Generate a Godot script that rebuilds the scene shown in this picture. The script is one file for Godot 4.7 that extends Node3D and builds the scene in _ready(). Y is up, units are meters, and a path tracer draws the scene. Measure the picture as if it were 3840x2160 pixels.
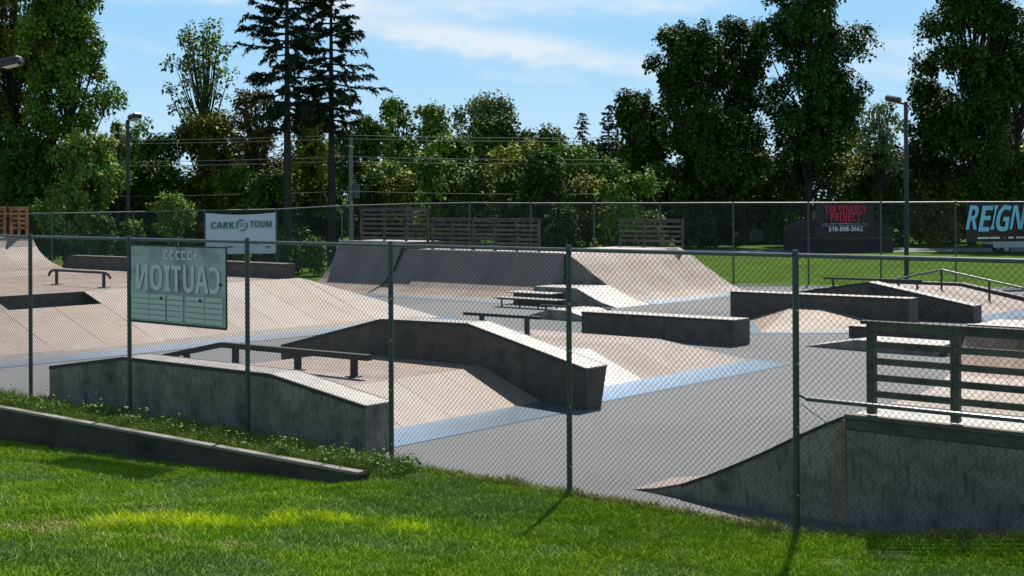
extends Node3D

# Park frame: "a" runs along the near fence, "b" runs from it into the park, "h" is height.
const TURN := deg_to_rad(-40.0)
const ORIGIN := Vector3(3.05, 0.0, -14.45)
var rng := RandomNumberGenerator.new()
var origin := Vector3.ZERO   # (a, h, b) of the thing being built
var used := {}
var M := {}
var box_cache := {}
var hill_noise := FastNoiseLite.new()

func W(a: float, b: float, h := 0.0) -> Vector3:
	return ORIGIN + Vector3(cos(-TURN), 0, sin(-TURN)) * a + Vector3(sin(-TURN), 0, -cos(-TURN)) * b + Vector3(0, h, 0)

func to_park(p: Vector3) -> Vector2:
	var q := p - ORIGIN
	return Vector2(q.x * cos(-TURN) + q.z * sin(-TURN), q.x * sin(-TURN) - q.z * cos(-TURN))

func L(a: float, h: float, b: float) -> Vector3:
	return Vector3(a - origin.x, h - origin.y, origin.z - b)

# ---------- naming and tagging ----------
func numbered(called: String) -> String:
	var n: int = used.get(called, 0)
	used[called] = n + 1
	return called if n == 0 else "%s_%03d" % [called, n]

func tag(o: Node3D, label: String, category: String, group := "", kind := "") -> void:
	if label: o.set_meta("label", label)
	if category: o.set_meta("category", category)
	if group: o.set_meta("group", group)
	if kind: o.set_meta("kind", kind)

func thing(called: String, label: String, category: String, a: float, b: float, h := 0.0, group := "") -> Node3D:
	var o := Node3D.new()
	o.name = numbered(called)
	add_child(o)
	o.position = W(a, b, h)
	o.rotation.y = TURN
	origin = Vector3(a, h, b)
	tag(o, label, category, group)
	return o

func thing_at(called: String, label: String, category: String, at: Vector3, yaw := 0.0, group := "") -> Node3D:
	var o := Node3D.new()
	o.name = numbered(called)
	add_child(o)
	o.position = at
	o.rotation.y = yaw
	origin = Vector3.ZERO
	tag(o, label, category, group)
	return o

func part(called: String, mesh: Mesh, m: Material, parent: Node3D) -> MeshInstance3D:
	var o := MeshInstance3D.new()
	o.name = called
	o.mesh = mesh
	o.material_override = m
	parent.add_child(o, true)
	return o

func setting(called: String, mesh: Mesh, m: Material, label := "") -> MeshInstance3D:
	var o := MeshInstance3D.new()
	o.name = numbered(called)
	o.mesh = mesh
	o.material_override = m
	add_child(o)
	tag(o, label, "", "", "structure")
	return o

# ---------- mesh helpers ----------
func st_new() -> SurfaceTool:
	var st := SurfaceTool.new()
	st.begin(Mesh.PRIMITIVE_TRIANGLES)
	st.set_smooth_group(-1)
	return st

func done(st: SurfaceTool) -> ArrayMesh:
	st.generate_normals()
	return st.commit()

func tri(st: SurfaceTool, a: Vector3, b: Vector3, c: Vector3) -> void:
	st.add_vertex(a); st.add_vertex(b); st.add_vertex(c)

func quad(st: SurfaceTool, a: Vector3, b: Vector3, c: Vector3, d: Vector3) -> void:
	tri(st, a, b, c); tri(st, a, c, d)

# a closed solid between two rings of points that match one to one; the ring must be a simple polygon in the given 2D outline
func solid(st: SurfaceTool, near: PackedVector3Array, far: PackedVector3Array, flat: PackedVector2Array) -> void:
	var t := Geometry2D.triangulate_polygon(flat)
	var cw := Geometry2D.is_polygon_clockwise(flat)
	for i in range(0, t.size(), 3):
		tri(st, near[t[i]], near[t[i + 1]], near[t[i + 2]])
		tri(st, far[t[i]], far[t[i + 2]], far[t[i + 1]])
	var n := flat.size()
	for i in n:
		var j := (i + 1) % n
		if cw: quad(st, near[i], far[i], far[j], near[j])
		else: quad(st, near[j], far[j], far[i], near[i])

# outline in (a, h), drawn out along b
func prism_b(st: SurfaceTool, outline: Array, b0: float, b1: float) -> void:
	var n := PackedVector3Array(); var f := PackedVector3Array(); var flat := PackedVector2Array()
	for p in outline:
		n.append(L(p[0], p[1], b0)); f.append(L(p[0], p[1], b1)); flat.append(Vector2(p[0], p[1]))
	solid(st, n, f, flat)

# outline in (b, h), drawn out along a
func prism_a(st: SurfaceTool, outline: Array, a0: float, a1: float) -> void:
	var n := PackedVector3Array(); var f := PackedVector3Array(); var flat := PackedVector2Array()
	for p in outline:
		n.append(L(a0, p[1], p[0])); f.append(L(a1, p[1], p[0])); flat.append(Vector2(p[0], p[1]))
	solid(st, n, f, flat)

# a flat sheet through corner points given as [a, h, b], with thickness below it
func slab(st: SurfaceTool, corners: Array, thick: float) -> void:
	var top := PackedVector3Array(); var low := PackedVector3Array(); var flat := PackedVector2Array()
	for c in corners:
		top.append(L(c[0], c[1], c[2])); low.append(L(c[0], c[1] - thick, c[2])); flat.append(Vector2(c[0], c[2]))
	solid(st, top, low, flat)

func box_ab(st: SurfaceTool, a0: float, a1: float, h0: float, h1: float, b0: float, b1: float) -> void:
	prism_b(st, [[a0, h0], [a1, h0], [a1, h1], [a0, h1]], b0, b1)

func tube(st: SurfaceTool, p: Vector3, q: Vector3, r0: float, r1: float, n := 8) -> void:
	var d := (q - p).normalized()
	var u := d.cross(Vector3.UP if absf(d.y) < 0.9 else Vector3.RIGHT).normalized()
	var v := d.cross(u)
	for i in n:
		var t0 := TAU * i / n; var t1 := TAU * (i + 1) / n
		var e0 := u * cos(t0) + v * sin(t0); var e1 := u * cos(t1) + v * sin(t1)
		quad(st, p + e0 * r0, p + e1 * r0, q + e1 * r1, q + e0 * r1)
		tri(st, p, p + e1 * r0, p + e0 * r0)
		tri(st, q, q + e0 * r1, q + e1 * r1)

func pipe(st: SurfaceTool, pts: Array, r: float, n := 8) -> void:
	for i in pts.size() - 1: tube(st, pts[i], pts[i + 1], r, r, n)

# a box with chamfered edges, kept and shared by size
func bevel_box(s: Vector3, c := 0.004) -> ArrayMesh:
	var key := "%.3f %.3f %.3f" % [s.x, s.y, s.z]
	if box_cache.has(key): return box_cache[key]
	var st := st_new()
	var h := s / 2.0
	c = minf(c, minf(h.x, minf(h.y, h.z)) * 0.5)
	for axis in 3:
		for sg in [-1.0, 1.0]:
			var i := (axis + 1) % 3; var j := (axis + 2) % 3
			var p := []
			for k in [[-1, -1], [1, -1], [1, 1], [-1, 1]]:
				var v := Vector3.ZERO
				v[axis] = sg * h[axis]; v[i] = k[0] * (h[i] - c); v[j] = k[1] * (h[j] - c)
				p.append(v)
			if sg > 0: quad(st, p[3], p[2], p[1], p[0])
			else: quad(st, p[0], p[1], p[2], p[3])
		for e in [[-1.0, -1.0], [1.0, -1.0], [1.0, 1.0], [-1.0, 1.0]]:
			var i := (axis + 1) % 3; var j := (axis + 2) % 3
			var a := Vector3.ZERO; var b := Vector3.ZERO
			a[i] = e[0] * h[i]; a[j] = e[1] * (h[j] - c); b[i] = e[0] * (h[i] - c); b[j] = e[1] * h[j]
			var a2 := a; var b2 := b
			a[axis] = -h[axis] + c; b[axis] = -h[axis] + c; a2[axis] = h[axis] - c; b2[axis] = h[axis] - c
			if e[0] * e[1] > 0: quad(st, b, b2, a2, a)
			else: quad(st, a, a2, b2, b)
	for x in [-1.0, 1.0]:
		for y in [-1.0, 1.0]:
			for z in [-1.0, 1.0]:
				var a := Vector3(x * h.x, y * (h.y - c), z * (h.z - c)); var b := Vector3(x * (h.x - c), y * h.y, z * (h.z - c)); var d := Vector3(x * (h.x - c), y * (h.y - c), z * h.z)
				if x * y * z > 0: tri(st, a, d, b)
				else: tri(st, a, b, d)
	box_cache[key] = done(st)
	return box_cache[key]

func block(called: String, m: Material, parent: Node3D, a0: float, a1: float, h0: float, h1: float, b0: float, b1: float) -> MeshInstance3D:
	var o := part(called, bevel_box(Vector3(absf(a1 - a0), absf(h1 - h0), absf(b1 - b0))), m, parent)
	o.position = L((a0 + a1) / 2, (h0 + h1) / 2, (b0 + b1) / 2)
	return o

func top_at(profile: Array, a: float) -> float:
	for i in profile.size() - 1:
		var p = profile[i]; var q = profile[i + 1]
		if (a - p[0]) * (a - q[0]) <= 0.0:
			return lerpf(p[1], q[1], (a - p[0]) / (q[0] - p[0])) if p[0] != q[0] else q[1]
	return 0.0

# ---------- ramp helpers ----------
# riding sheets laid on a profile in (a, h), in strips along b; "along_a" swaps the two axes
func sheets(parent: Node3D, profile: Array, s0: float, s1: float, width: float, mats: Array, along_a := false, called := "surface_sheet", thick := 0.02) -> void:
	var n := maxi(1, int(round((s1 - s0) / width)))
	for i in n:
		var x0 := s0 + (s1 - s0) * i / n + (0.006 if i > 0 else 0.0)
		var x1 := s0 + (s1 - s0) * (i + 1) / n - (0.006 if i < n - 1 else 0.0)
		var st := st_new()
		var ring := []
		for p in profile: ring.append([p[0], p[1]])
		for k in range(profile.size() - 1, -1, -1): ring.append([profile[k][0], profile[k][1] - thick])
		if along_a: prism_a(st, ring, x0, x1)
		else: prism_b(st, ring, x0, x1)
		part(called, done(st), mats[(i * 7 + int(absf(s0) * 3)) % mats.size()], parent)

func body(parent: Node3D, profile: Array, s0: float, s1: float, m: Material, along_a := false, drop := 0.022, called := "body") -> void:
	var ring := [[profile[0][0], 0.0 + origin.y]]
	for p in profile: ring.append([p[0], maxf(p[1] - drop, origin.y + 0.002)])
	ring.append([profile[-1][0], 0.0 + origin.y])
	var clean := []
	for p in ring:
		if clean.is_empty() or Vector2(clean[-1][0] - p[0], clean[-1][1] - p[1]).length() > 0.001: clean.append(p)
	var st := st_new()
	if along_a: prism_a(st, clean, s0, s1)
	else: prism_b(st, clean, s0, s1)
	part(called, done(st), m, parent)

# upright boards that clad the side of a ramp below its profile, split at the given places
func cladding(parent: Node3D, profile: Array, splits: Array, b: float, out: float, mats: Array, low := 0.0, along_a := false, called := "side_panel") -> void:
	for i in splits.size() - 1:
		var a0: float = splits[i] + 0.003; var a1: float = splits[i + 1] - 0.003
		var ring := [[a0, low], [a0, top_at(profile, a0)]]
		var inner := []
		for p in profile:
			if p[0] > a0 + 0.01 and p[0] < a1 - 0.01: inner.append([p[0], p[1]])
		inner.sort_custom(func(x, y): return x[0] < y[0])
		ring.append_array(inner)
		ring.append([a1, top_at(profile, a1)]); ring.append([a1, low])
		var clean := []
		for p in ring:
			if clean.is_empty() or Vector2(clean[-1][0] - p[0], clean[-1][1] - p[1]).length() > 0.002: clean.append(p)
		if clean.size() < 3: continue
		var st := st_new()
		if along_a: prism_a(st, clean, b, b + out)
		else: prism_b(st, clean, b, b + out)
		part(called, done(st), mats[i % mats.size()], parent)

# steel plates that lead from the asphalt up to the foot of a bank
func plates(parent: Node3D, foot: float, tip: float, s0: float, s1: float, along_a: bool, slope: float) -> void:
	var n := maxi(1, int(round((s1 - s0) / 2.4)))
	for i in n:
		var x0 := s0 + (s1 - s0) * i / n + 0.003; var x1 := s0 + (s1 - s0) * (i + 1) / n - 0.003
		var st := st_new()
		var up := foot + signf(foot - tip) * 0.14
		var ring := [[up, 0.14 * slope + 0.004], [up, 0.14 * slope + 0.016], [tip, 0.010], [tip, 0.004], [foot, 0.006]]
		if along_a: prism_a(st, ring, x0, x1)
		else: prism_b(st, ring, x0, x1)
		part("steel_plate", done(st), M.steel, parent)

# an A-shaped or flat grind ledge along a: body, cladding on the camera side and the end, steel edge, top sheets
func ledge(called: String, label: String, profile: Array, b0: float, b1: float, splits: Array, side: Array, tops: Array, group := "", low := 0.0, flare := 0.0) -> Node3D:
	var am := 0.0
	for p in profile: am += p[0] / profile.size()
	var o := thing(called, label, "ledge", am, (b0 + b1) / 2, low, group)
	var ring := [[profile[0][0] , low]]
	for p in profile: ring.append([p[0], p[1] - 0.03])
	ring.append([profile[-1][0], low])
	var st := st_new()
	var near := PackedVector3Array(); var far := PackedVector3Array(); var flat := PackedVector2Array()
	for p in ring:
		near.append(L(p[0], p[1], b0 + 0.02)); flat.append(Vector2(p[0], p[1]))
		far.append(L(p[0], p[1], b1 - 0.02 - (flare if p[1] <= low + 0.001 else 0.0)))
	solid(st, near, far, flat)
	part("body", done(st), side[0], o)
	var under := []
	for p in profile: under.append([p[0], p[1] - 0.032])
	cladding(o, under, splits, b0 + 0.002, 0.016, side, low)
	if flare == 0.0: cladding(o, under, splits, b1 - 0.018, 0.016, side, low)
	for e in [0, profile.size() - 1]:
		var x: float = profile[e][0]
		var sg := signf(x - am)
		st = st_new()
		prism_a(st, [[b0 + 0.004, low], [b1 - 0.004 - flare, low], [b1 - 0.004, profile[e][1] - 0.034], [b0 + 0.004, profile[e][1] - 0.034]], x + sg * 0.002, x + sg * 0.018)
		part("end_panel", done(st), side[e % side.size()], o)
	for i in profile.size() - 1:
		var p = profile[i]; var q = profile[i + 1]
		var g := 0.012 if i == 0 else 0.0
		var k := 0.012 if i == profile.size() - 2 else 0.0
		var d := signf(q[0] - p[0])
		var pp := [p[0] - d * g, p[1]]; var qq := [q[0] + d * k, q[1]]
		st = st_new()
		prism_b(st, [[pp[0], pp[1] - 0.028], [qq[0], qq[1] - 0.028], [qq[0], qq[1]], [pp[0], pp[1]]], b0 + 0.03, b1 - 0.03)
		part("top_sheet", done(st), tops[i % tops.size()], o)
		for s in [[b0 - 0.012, b0 + 0.028], [b1 - 0.028, b1 + 0.012]]:
			st = st_new()
			prism_b(st, [[pp[0], pp[1] - 0.055], [qq[0], qq[1] - 0.055], [qq[0], qq[1] + 0.003], [pp[0], pp[1] + 0.003]], s[0], s[1])
			part("steel_edge", done(st), M.black_steel, o)
	return o

# slatted timber guard rail from (a0, b0) to (a1, b1) standing at height h
func guard(label: String, a0: float, b0: float, a1: float, b1: float, h: float, tall: float, posts: Array, boards: Array, bh: float, m: Array, cap := true) -> Node3D:
	var p := W(a0, b0, h); var q := W(a1, b1, h)
	var d := q - p
	var o := thing_at("guard_rail", label, "guard rail", p, -atan2(d.z, d.x), "timber guard rails on the ramp decks")
	var len := d.length()
	for x in posts:
		var post := part("post", bevel_box(Vector3(0.09, tall - 0.02, 0.09)), m[0], o)
		post.position = Vector3(clampf(x, 0, 1) * len, (tall - 0.02) / 2, -0.07)
	for i in boards.size():
		var y: float = boards[i]
		for s in posts.size() - 1:
			var x0: float = posts[s] * len; var x1: float = posts[s + 1] * len
			var bd := part("board", bevel_box(Vector3(x1 - x0 - 0.006, bh, 0.038)), m[(i + s) % m.size()], o)
			bd.position = Vector3((x0 + x1) / 2, y - bh / 2, -0.005 + 0.002 * ((i + s) % 2))
	if cap:
		var c := part("cap_board", bevel_box(Vector3(len + 0.1, 0.038, 0.10)), m[1 % m.size()], o)
		c.position = Vector3(len / 2, tall, -0.04)
	return o

# round or square bar rail along b = const
func flat_rail(called: String, label: String, pts: Array, b: float, legs: Array, r: float, leg_r: float, feet: Array) -> Node3D:
	var o := thing(called, label, "grind rail", pts[0][0], b, 0.0)
	var st := st_new()
	for i in pts.size() - 1:
		var p = pts[i]; var q = pts[i + 1]
		prism_b(st, [[p[0], p[1] - 2 * r], [q[0], q[1] - 2 * r], [q[0], q[1]], [p[0], p[1]]], b - r * 1.2, b + r * 1.2)
	part("bar", done(st), M.black_steel, o)
	for i in legs.size():
		var x: float = legs[i]
		var top := 0.0
		for k in pts.size() - 1:
			if (x - pts[k][0]) * (x - pts[k + 1][0]) <= 0: top = lerpf(pts[k][1], pts[k + 1][1], (x - pts[k][0]) / (pts[k + 1][0] - pts[k][0]))
		block("leg", M.black_steel, o, x - leg_r, x + leg_r, feet[i] + 0.012, top - 2 * r, b - leg_r, b + leg_r)
		block("foot_plate", M.black_steel, o, x - leg_r * 2.2, x + leg_r * 2.2, feet[i], feet[i] + 0.012, b - leg_r * 2.2, b + leg_r * 2.2)
	return o

# ---------- materials ----------
func noise_tex(nseed: int, freq: float, colors: Array, size := 512, octaves := 4, kind := FastNoiseLite.TYPE_SIMPLEX_SMOOTH) -> NoiseTexture2D:
	var n := FastNoiseLite.new()
	n.seed = nseed; n.frequency = freq; n.fractal_octaves = octaves; n.noise_type = kind
	var t := NoiseTexture2D.new()
	t.width = size; t.height = size; t.seamless = true; t.noise = n
	var g := Gradient.new()
	var offs := PackedFloat32Array(); var cols := PackedColorArray()
	for c in colors:
		offs.append(c[0]); cols.append(c[1])
	g.offsets = offs; g.colors = cols
	t.color_ramp = g
	return t

func bump_tex(nseed: int, freq: float, strength: float, size := 512, octaves := 4) -> NoiseTexture2D:
	var n := FastNoiseLite.new()
	n.seed = nseed; n.frequency = freq; n.fractal_octaves = octaves
	var t := NoiseTexture2D.new()
	t.width = size; t.height = size; t.seamless = true; t.noise = n
	t.as_normal_map = true; t.bump_strength = strength
	return t

func grey(v: float) -> Color:
	return Color(v, v, v)

func mat(r: float, g: float, b: float, rough: float, tex: Texture2D = null, scale := Vector3.ONE, metal := 0.0, world := true) -> StandardMaterial3D:
	var m := StandardMaterial3D.new()
	m.albedo_color = Color(r, g, b).linear_to_srgb()
	m.roughness = rough
	m.metallic = metal
	if tex:
		m.albedo_texture = tex
		m.uv1_triplanar = true
		m.uv1_world_triplanar = world
		m.uv1_scale = scale
	return m

func add_bump(m: StandardMaterial3D, t: Texture2D, s: float) -> StandardMaterial3D:
	m.normal_enabled = true; m.normal_texture = t; m.normal_scale = s
	return m

func detail(m: StandardMaterial3D, t: Texture2D, scale: float) -> StandardMaterial3D:
	m.detail_enabled = true
	m.detail_blend_mode = BaseMaterial3D.BLEND_MODE_MUL
	m.detail_albedo = t
	m.detail_uv_layer = BaseMaterial3D.DETAIL_UV_2
	m.uv2_triplanar = true; m.uv2_world_triplanar = true
	m.uv2_scale = Vector3.ONE * scale
	return m

func make_materials() -> void:
	var grain := noise_tex(3, 0.02, [[0.0, grey(0.62)], [0.35, grey(0.85)], [0.6, grey(0.98)], [1.0, grey(0.8)]])
	var blotch := noise_tex(5, 0.008, [[0.0, grey(0.72)], [0.5, grey(0.93)], [1.0, grey(1.0)]])
	var speck := noise_tex(9, 0.16, [[0.0, grey(0.55)], [0.4, grey(0.88)], [0.65, grey(1.0)], [1.0, grey(1.0)]], 512, 2)
	var scuff := noise_tex(13, 0.008, [[0.0, grey(0.90)], [0.3, grey(0.96)], [0.5, grey(1.0)], [1.0, grey(0.98)]], 512, 4)
	var worn := noise_tex(15, 0.006, [[0.0, grey(0.86)], [0.5, grey(0.96)], [1.0, grey(1.0)]])
	var stain := noise_tex(17, 0.006, [[0.0, grey(0.55)], [0.35, grey(0.82)], [0.6, grey(1.0)], [1.0, grey(1.0)]], 512, 5)
	var ripple := bump_tex(21, 0.05, 4.0)
	var tarbump := bump_tex(23, 0.2, 6.0, 512, 2)
	M.asphalt = add_bump(detail(mat(0.162, 0.168, 0.180, 0.85, speck, Vector3.ONE * 1.3), worn, 0.045), tarbump, 0.5)
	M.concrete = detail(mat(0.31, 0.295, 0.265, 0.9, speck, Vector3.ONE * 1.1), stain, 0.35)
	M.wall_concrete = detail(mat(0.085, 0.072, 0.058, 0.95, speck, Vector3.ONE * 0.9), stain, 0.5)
	M.tan = []
	for c in [[0.285, 0.228, 0.198], [0.310, 0.255, 0.226], [0.262, 0.206, 0.176], [0.296, 0.226, 0.184]]:
		var m := detail(mat(c[0], c[1], c[2], 0.6, scuff, Vector3(0.9, 0.9, 0.9)), worn, 0.3)
		m.metallic_specular = 0.3
		M.tan.append(m)
	M.pale_tan = []  # paler, smoother sheet tones than the plain tan
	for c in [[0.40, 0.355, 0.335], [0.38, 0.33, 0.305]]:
		M.pale_tan.append(detail(mat(c[0], c[1], c[2], 0.45, scuff, Vector3(0.9, 0.9, 0.9)), worn, 0.3))
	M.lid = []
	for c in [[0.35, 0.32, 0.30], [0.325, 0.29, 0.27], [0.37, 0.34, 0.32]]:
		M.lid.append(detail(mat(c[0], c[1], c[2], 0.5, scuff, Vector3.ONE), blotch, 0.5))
	M.steel = mat(0.36, 0.46, 0.58, 0.24, scuff, Vector3.ONE * 1.2, 0.85)
	M.black_steel = mat(0.025, 0.024, 0.026, 0.5, blotch, Vector3.ONE * 1.5, 0.2)
	M.coping = mat(0.42, 0.42, 0.43, 0.35, scuff, Vector3.ONE, 0.9)
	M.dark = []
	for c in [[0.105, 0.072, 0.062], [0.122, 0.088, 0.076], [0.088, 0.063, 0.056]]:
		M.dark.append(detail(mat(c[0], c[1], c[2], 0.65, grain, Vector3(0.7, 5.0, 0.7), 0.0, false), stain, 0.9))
	M.ply = []
	for c in [[0.37, 0.32, 0.27], [0.30, 0.27, 0.235], [0.40, 0.335, 0.265], [0.33, 0.29, 0.255]]:
		M.ply.append(detail(mat(c[0], c[1], c[2], 0.85, grain, Vector3(1.6, 0.35, 1.6), 0.0, false), stain, 0.6))
	M.brown_ply = []
	for c in [[0.42, 0.25, 0.15], [0.46, 0.29, 0.19]]:
		M.brown_ply.append(detail(mat(c[0], c[1], c[2], 0.7, grain, Vector3(0.4, 3.0, 0.4), 0.0, false), stain, 0.5))
	M.timber = []
	for c in [[0.15, 0.13, 0.105], [0.125, 0.11, 0.092], [0.17, 0.148, 0.115]]:
		M.timber.append(detail(mat(c[0], c[1], c[2], 0.85, grain, Vector3(0.5, 5.0, 5.0), 0.0, false), stain, 0.8))
	M.old_timber = []
	for c in [[0.15, 0.125, 0.105], [0.12, 0.10, 0.088], [0.18, 0.15, 0.125]]:
		M.old_timber.append(detail(mat(c[0], c[1], c[2], 0.9, grain, Vector3(0.5, 5.0, 5.0), 0.0, false), stain, 0.8))
	M.red_timber = []
	for c in [[0.46, 0.23, 0.11], [0.52, 0.28, 0.15], [0.42, 0.19, 0.08]]:
		M.red_timber.append(detail(mat(c[0], c[1], c[2], 0.8, grain, Vector3(0.5, 5.0, 5.0), 0.0, false), stain, 0.8))
	M.rail_green = mat(0.115, 0.140, 0.145, 0.36, blotch, Vector3.ONE * 2.0)  # near fence rails, a paler green than the posts
	M.green_steel = mat(0.050, 0.068, 0.068, 0.36, blotch, Vector3.ONE * 2.0, 0.0)
	M.wire = mat(0.055, 0.075, 0.072, 0.5)
	M.grey_steel = mat(0.10, 0.112, 0.112, 0.5, blotch, Vector3.ONE * 2.0, 0.0)
	M.grey_wire = mat(0.07, 0.085, 0.088, 0.5)
	M.bronze = mat(0.030, 0.026, 0.030, 0.45, blotch, Vector3.ONE)
	M.lens = mat(0.75, 0.74, 0.70, 0.25)
	M.pole_wood = mat(0.30, 0.29, 0.28, 0.9, grain, Vector3(4, 0.4, 4))
	M.cable = mat(0.16, 0.16, 0.16, 0.6)
	M.bark = detail(mat(0.055, 0.045, 0.036, 0.95, grain, Vector3(3, 0.5, 3)), stain, 0.4)
	M.lawn = detail(mat(0.108, 0.190, 0.022, 0.95, noise_tex(31, 0.12, [[0.0, grey(0.5)], [0.5, grey(0.85)], [1.0, grey(1.0)]]), Vector3.ONE * 0.6), noise_tex(33, 0.01, [[0.0, Color(0.78, 0.74, 0.62)], [0.5, Color(0.9, 0.95, 0.9)], [1.0, grey(1.0)]]), 0.05)
	M.lawn.metallic_specular = 0.1
	M.road = mat(0.17, 0.17, 0.18, 0.9, speck, Vector3.ONE)
	M.leaf = StandardMaterial3D.new()
	M.leaf.vertex_color_use_as_albedo = true
	M.leaf.metallic_specular = 0.12
	M.leaf.roughness = 0.5
	M.leaf.backlight = Color(0.95, 1.0, 0.30)
	M.dark_leaf = StandardMaterial3D.new()
	M.dark_leaf.vertex_color_use_as_albedo = true
	M.dark_leaf.metallic_specular = 0.12
	M.dark_leaf.roughness = 0.55
	M.dark_leaf.backlight = Color(0.50, 0.56, 0.16)
	M.needle = StandardMaterial3D.new()
	M.needle.vertex_color_use_as_albedo = true
	M.needle.metallic_specular = 0.1
	M.needle.roughness = 0.7
	M.blade = StandardMaterial3D.new()
	M.blade.vertex_color_use_as_albedo = true
	M.blade.metallic_specular = 0.12
	M.blade.roughness = 0.45
	M.blade.backlight = Color(0.85, 1.0, 0.3)

# ---------- light ----------
func make_sky() -> Image:
	var w := 2048; var h := 1024
	var n1 := FastNoiseLite.new(); n1.seed = 4; n1.frequency = 1.0; n1.fractal_octaves = 5
	var n2 := FastNoiseLite.new(); n2.seed = 11; n2.frequency = 1.0; n2.fractal_octaves = 4
	# long cirrus streaks: [azimuth, elevation] of both ends and half width, in radians
	var streaks := [[-0.11, 0.146, 0.13, 0.147, 0.0085, 0.75], [-0.105, 0.131, 0.01, 0.117, 0.0105, 0.85], [-0.045, 0.120, 0.115, 0.098, 0.0085, 0.8], [-0.29, 0.150, -0.12, 0.148, 0.0045, 0.6], [-0.015, 0.094, 0.04, 0.091, 0.003, 0.3], [-0.295, 0.118, -0.262, 0.112, 0.0035, 0.4], [0.255, 0.113, 0.31, 0.107, 0.0075, 0.6], [0.25, 0.095, 0.285, 0.092, 0.006, 0.6],
		[-0.5, 0.11, -0.33, 0.1, 0.008, 0.6], [0.36, 0.13, 0.6, 0.11, 0.01, 0.7]]
	var data := PackedFloat32Array()
	data.resize(w * h * 3)
	for y in h:
		var el := (0.5 - (y + 0.5) / h) * PI
		var base := Color(0.06, 0.065, 0.05)
		if el > 0.0:
			var lowc := Color(0.375, 0.52, 0.61); var midc := Color(0.225, 0.42, 0.61); var hic := Color(0.095, 0.15, 0.25); var topc := Color(0.05, 0.085, 0.165)
			var d := rad_to_deg(el)
			base = lowc.lerp(midc, smoothstep(0.0, 8.0, d)) if d < 8.0 else (midc.lerp(hic, smoothstep(8.0, 32.0, d)) if d < 32.0 else hic.lerp(topc, smoothstep(32.0, 90.0, d)))
		for x in w:
			var c := base
			if el > 0.0:
				var az := wrapf((x + 0.5) / w * TAU, -PI, PI)
				var cover := 0.0
				var fuzz := n1.get_noise_2d(az * 22.0 + el * 40.0, el * 150.0 + az * 14.0)
				if absf(az) < 0.7 and el < 0.25:
					for s in streaks:
						var t := clampf((az - s[0]) / (s[2] - s[0]), -0.2, 1.2)
						var dx: float = (az - lerpf(s[0], s[2], clampf(t, 0, 1))) * 0.25
						var dy: float = el - lerpf(s[1], s[3], t) + fuzz * s[4] * 0.8
						var q: float = (dx * dx + dy * dy) / (s[4] * s[4])
						if q < 6.0: cover += s[5] * exp(-q) * (0.75 + 0.5 * fuzz)
				var high := smoothstep(0.16, 0.3, el)
				if high > 0.0:
					cover += high * clampf(n2.get_noise_2d(az * 3.0 + el * 2.0, el * 7.0 - az * 1.5) * 1.6 + 0.1, 0.0, 0.6)
				c = base.lerp(Color(0.50, 0.55, 0.60) if el < 0.3 else Color(0.21, 0.235, 0.28), clampf(cover, 0.0, 0.9))
			var i := (y * w + x) * 3
			data[i] = c.r; data[i + 1] = c.g; data[i + 2] = c.b
	return Image.create_from_data(w, h, false, Image.FORMAT_RGBF, data.to_byte_array())

func light_and_camera() -> void:
	var cam := Camera3D.new()
	cam.name = "camera"
	add_child(cam)
	cam.projection = Camera3D.PROJECTION_FRUSTUM
	cam.near = 0.1
	cam.far = 1200.0
	cam.size = 0.2 * 288.0 / 1341.6
	cam.frustum_offset = Vector2(0.0, -0.1 * 323.0 / 5031.0)
	cam.position = Vector3(0, 3.58, 0)
	cam.rotation.z = -0.0045
	cam.current = true
	var env := Environment.new()
	env.background_mode = Environment.BG_SKY
	var sky := Sky.new()
	var pano := PanoramaSkyMaterial.new()
	pano.panorama = ImageTexture.create_from_image(make_sky())
	sky.sky_material = pano
	env.sky = sky
	env.tonemap_mode = Environment.TONE_MAPPER_LINEAR
	env.tonemap_exposure = 1.6
	env.sdfgi_enabled = true; env.ssao_enabled = true; env.ssil_enabled = true
	var we := WorldEnvironment.new()
	we.name = "world_environment"
	we.environment = env
	add_child(we)
	var sun := DirectionalLight3D.new()
	sun.name = "sun"
	sun.light_energy = 1.6
	sun.light_angular_distance = 0.5
	sun.light_color = Color(1.0, 0.975, 0.935)
	sun.shadow_enabled = true
	add_child(sun)
	var az := deg_to_rad(15.0); var el := deg_to_rad(51.0)
	sun.look_at_from_position(Vector3(sin(az) * cos(el), sin(el), -cos(az) * cos(el)) * 50.0, Vector3.ZERO)

# ---------- ground ----------
# height of the grass in park coordinates
func ground_h(a: float, b: float) -> float:
	var s := -b
	if s <= 0.0: return -0.03
	var g0 := 0.0
	if a < -5.2 and s > 0.86: g0 = lerpf(-0.13, -0.52, clampf((-5.8 - a) / 9.0, -0.1, 1.3)) * smoothstep(-5.2, -6.0, a)
	g0 += 0.15 * maxf(0.0, a - 0.2) * exp(-s * 0.35)
	var rise := 0.037 * pow(maxf(0.0, s - 0.9), 1.6) if s < 13.5 else 0.037 * pow(12.6, 1.6) + (s - 13.5) * 0.05 * exp(-(s - 13.5) * 0.05)
	return g0 + rise + hill_noise.get_noise_2d(a * 9.0, b * 9.0) * 0.05 * clampf(s - 1.0, 0.0, 1.0) + 0.012

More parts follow.
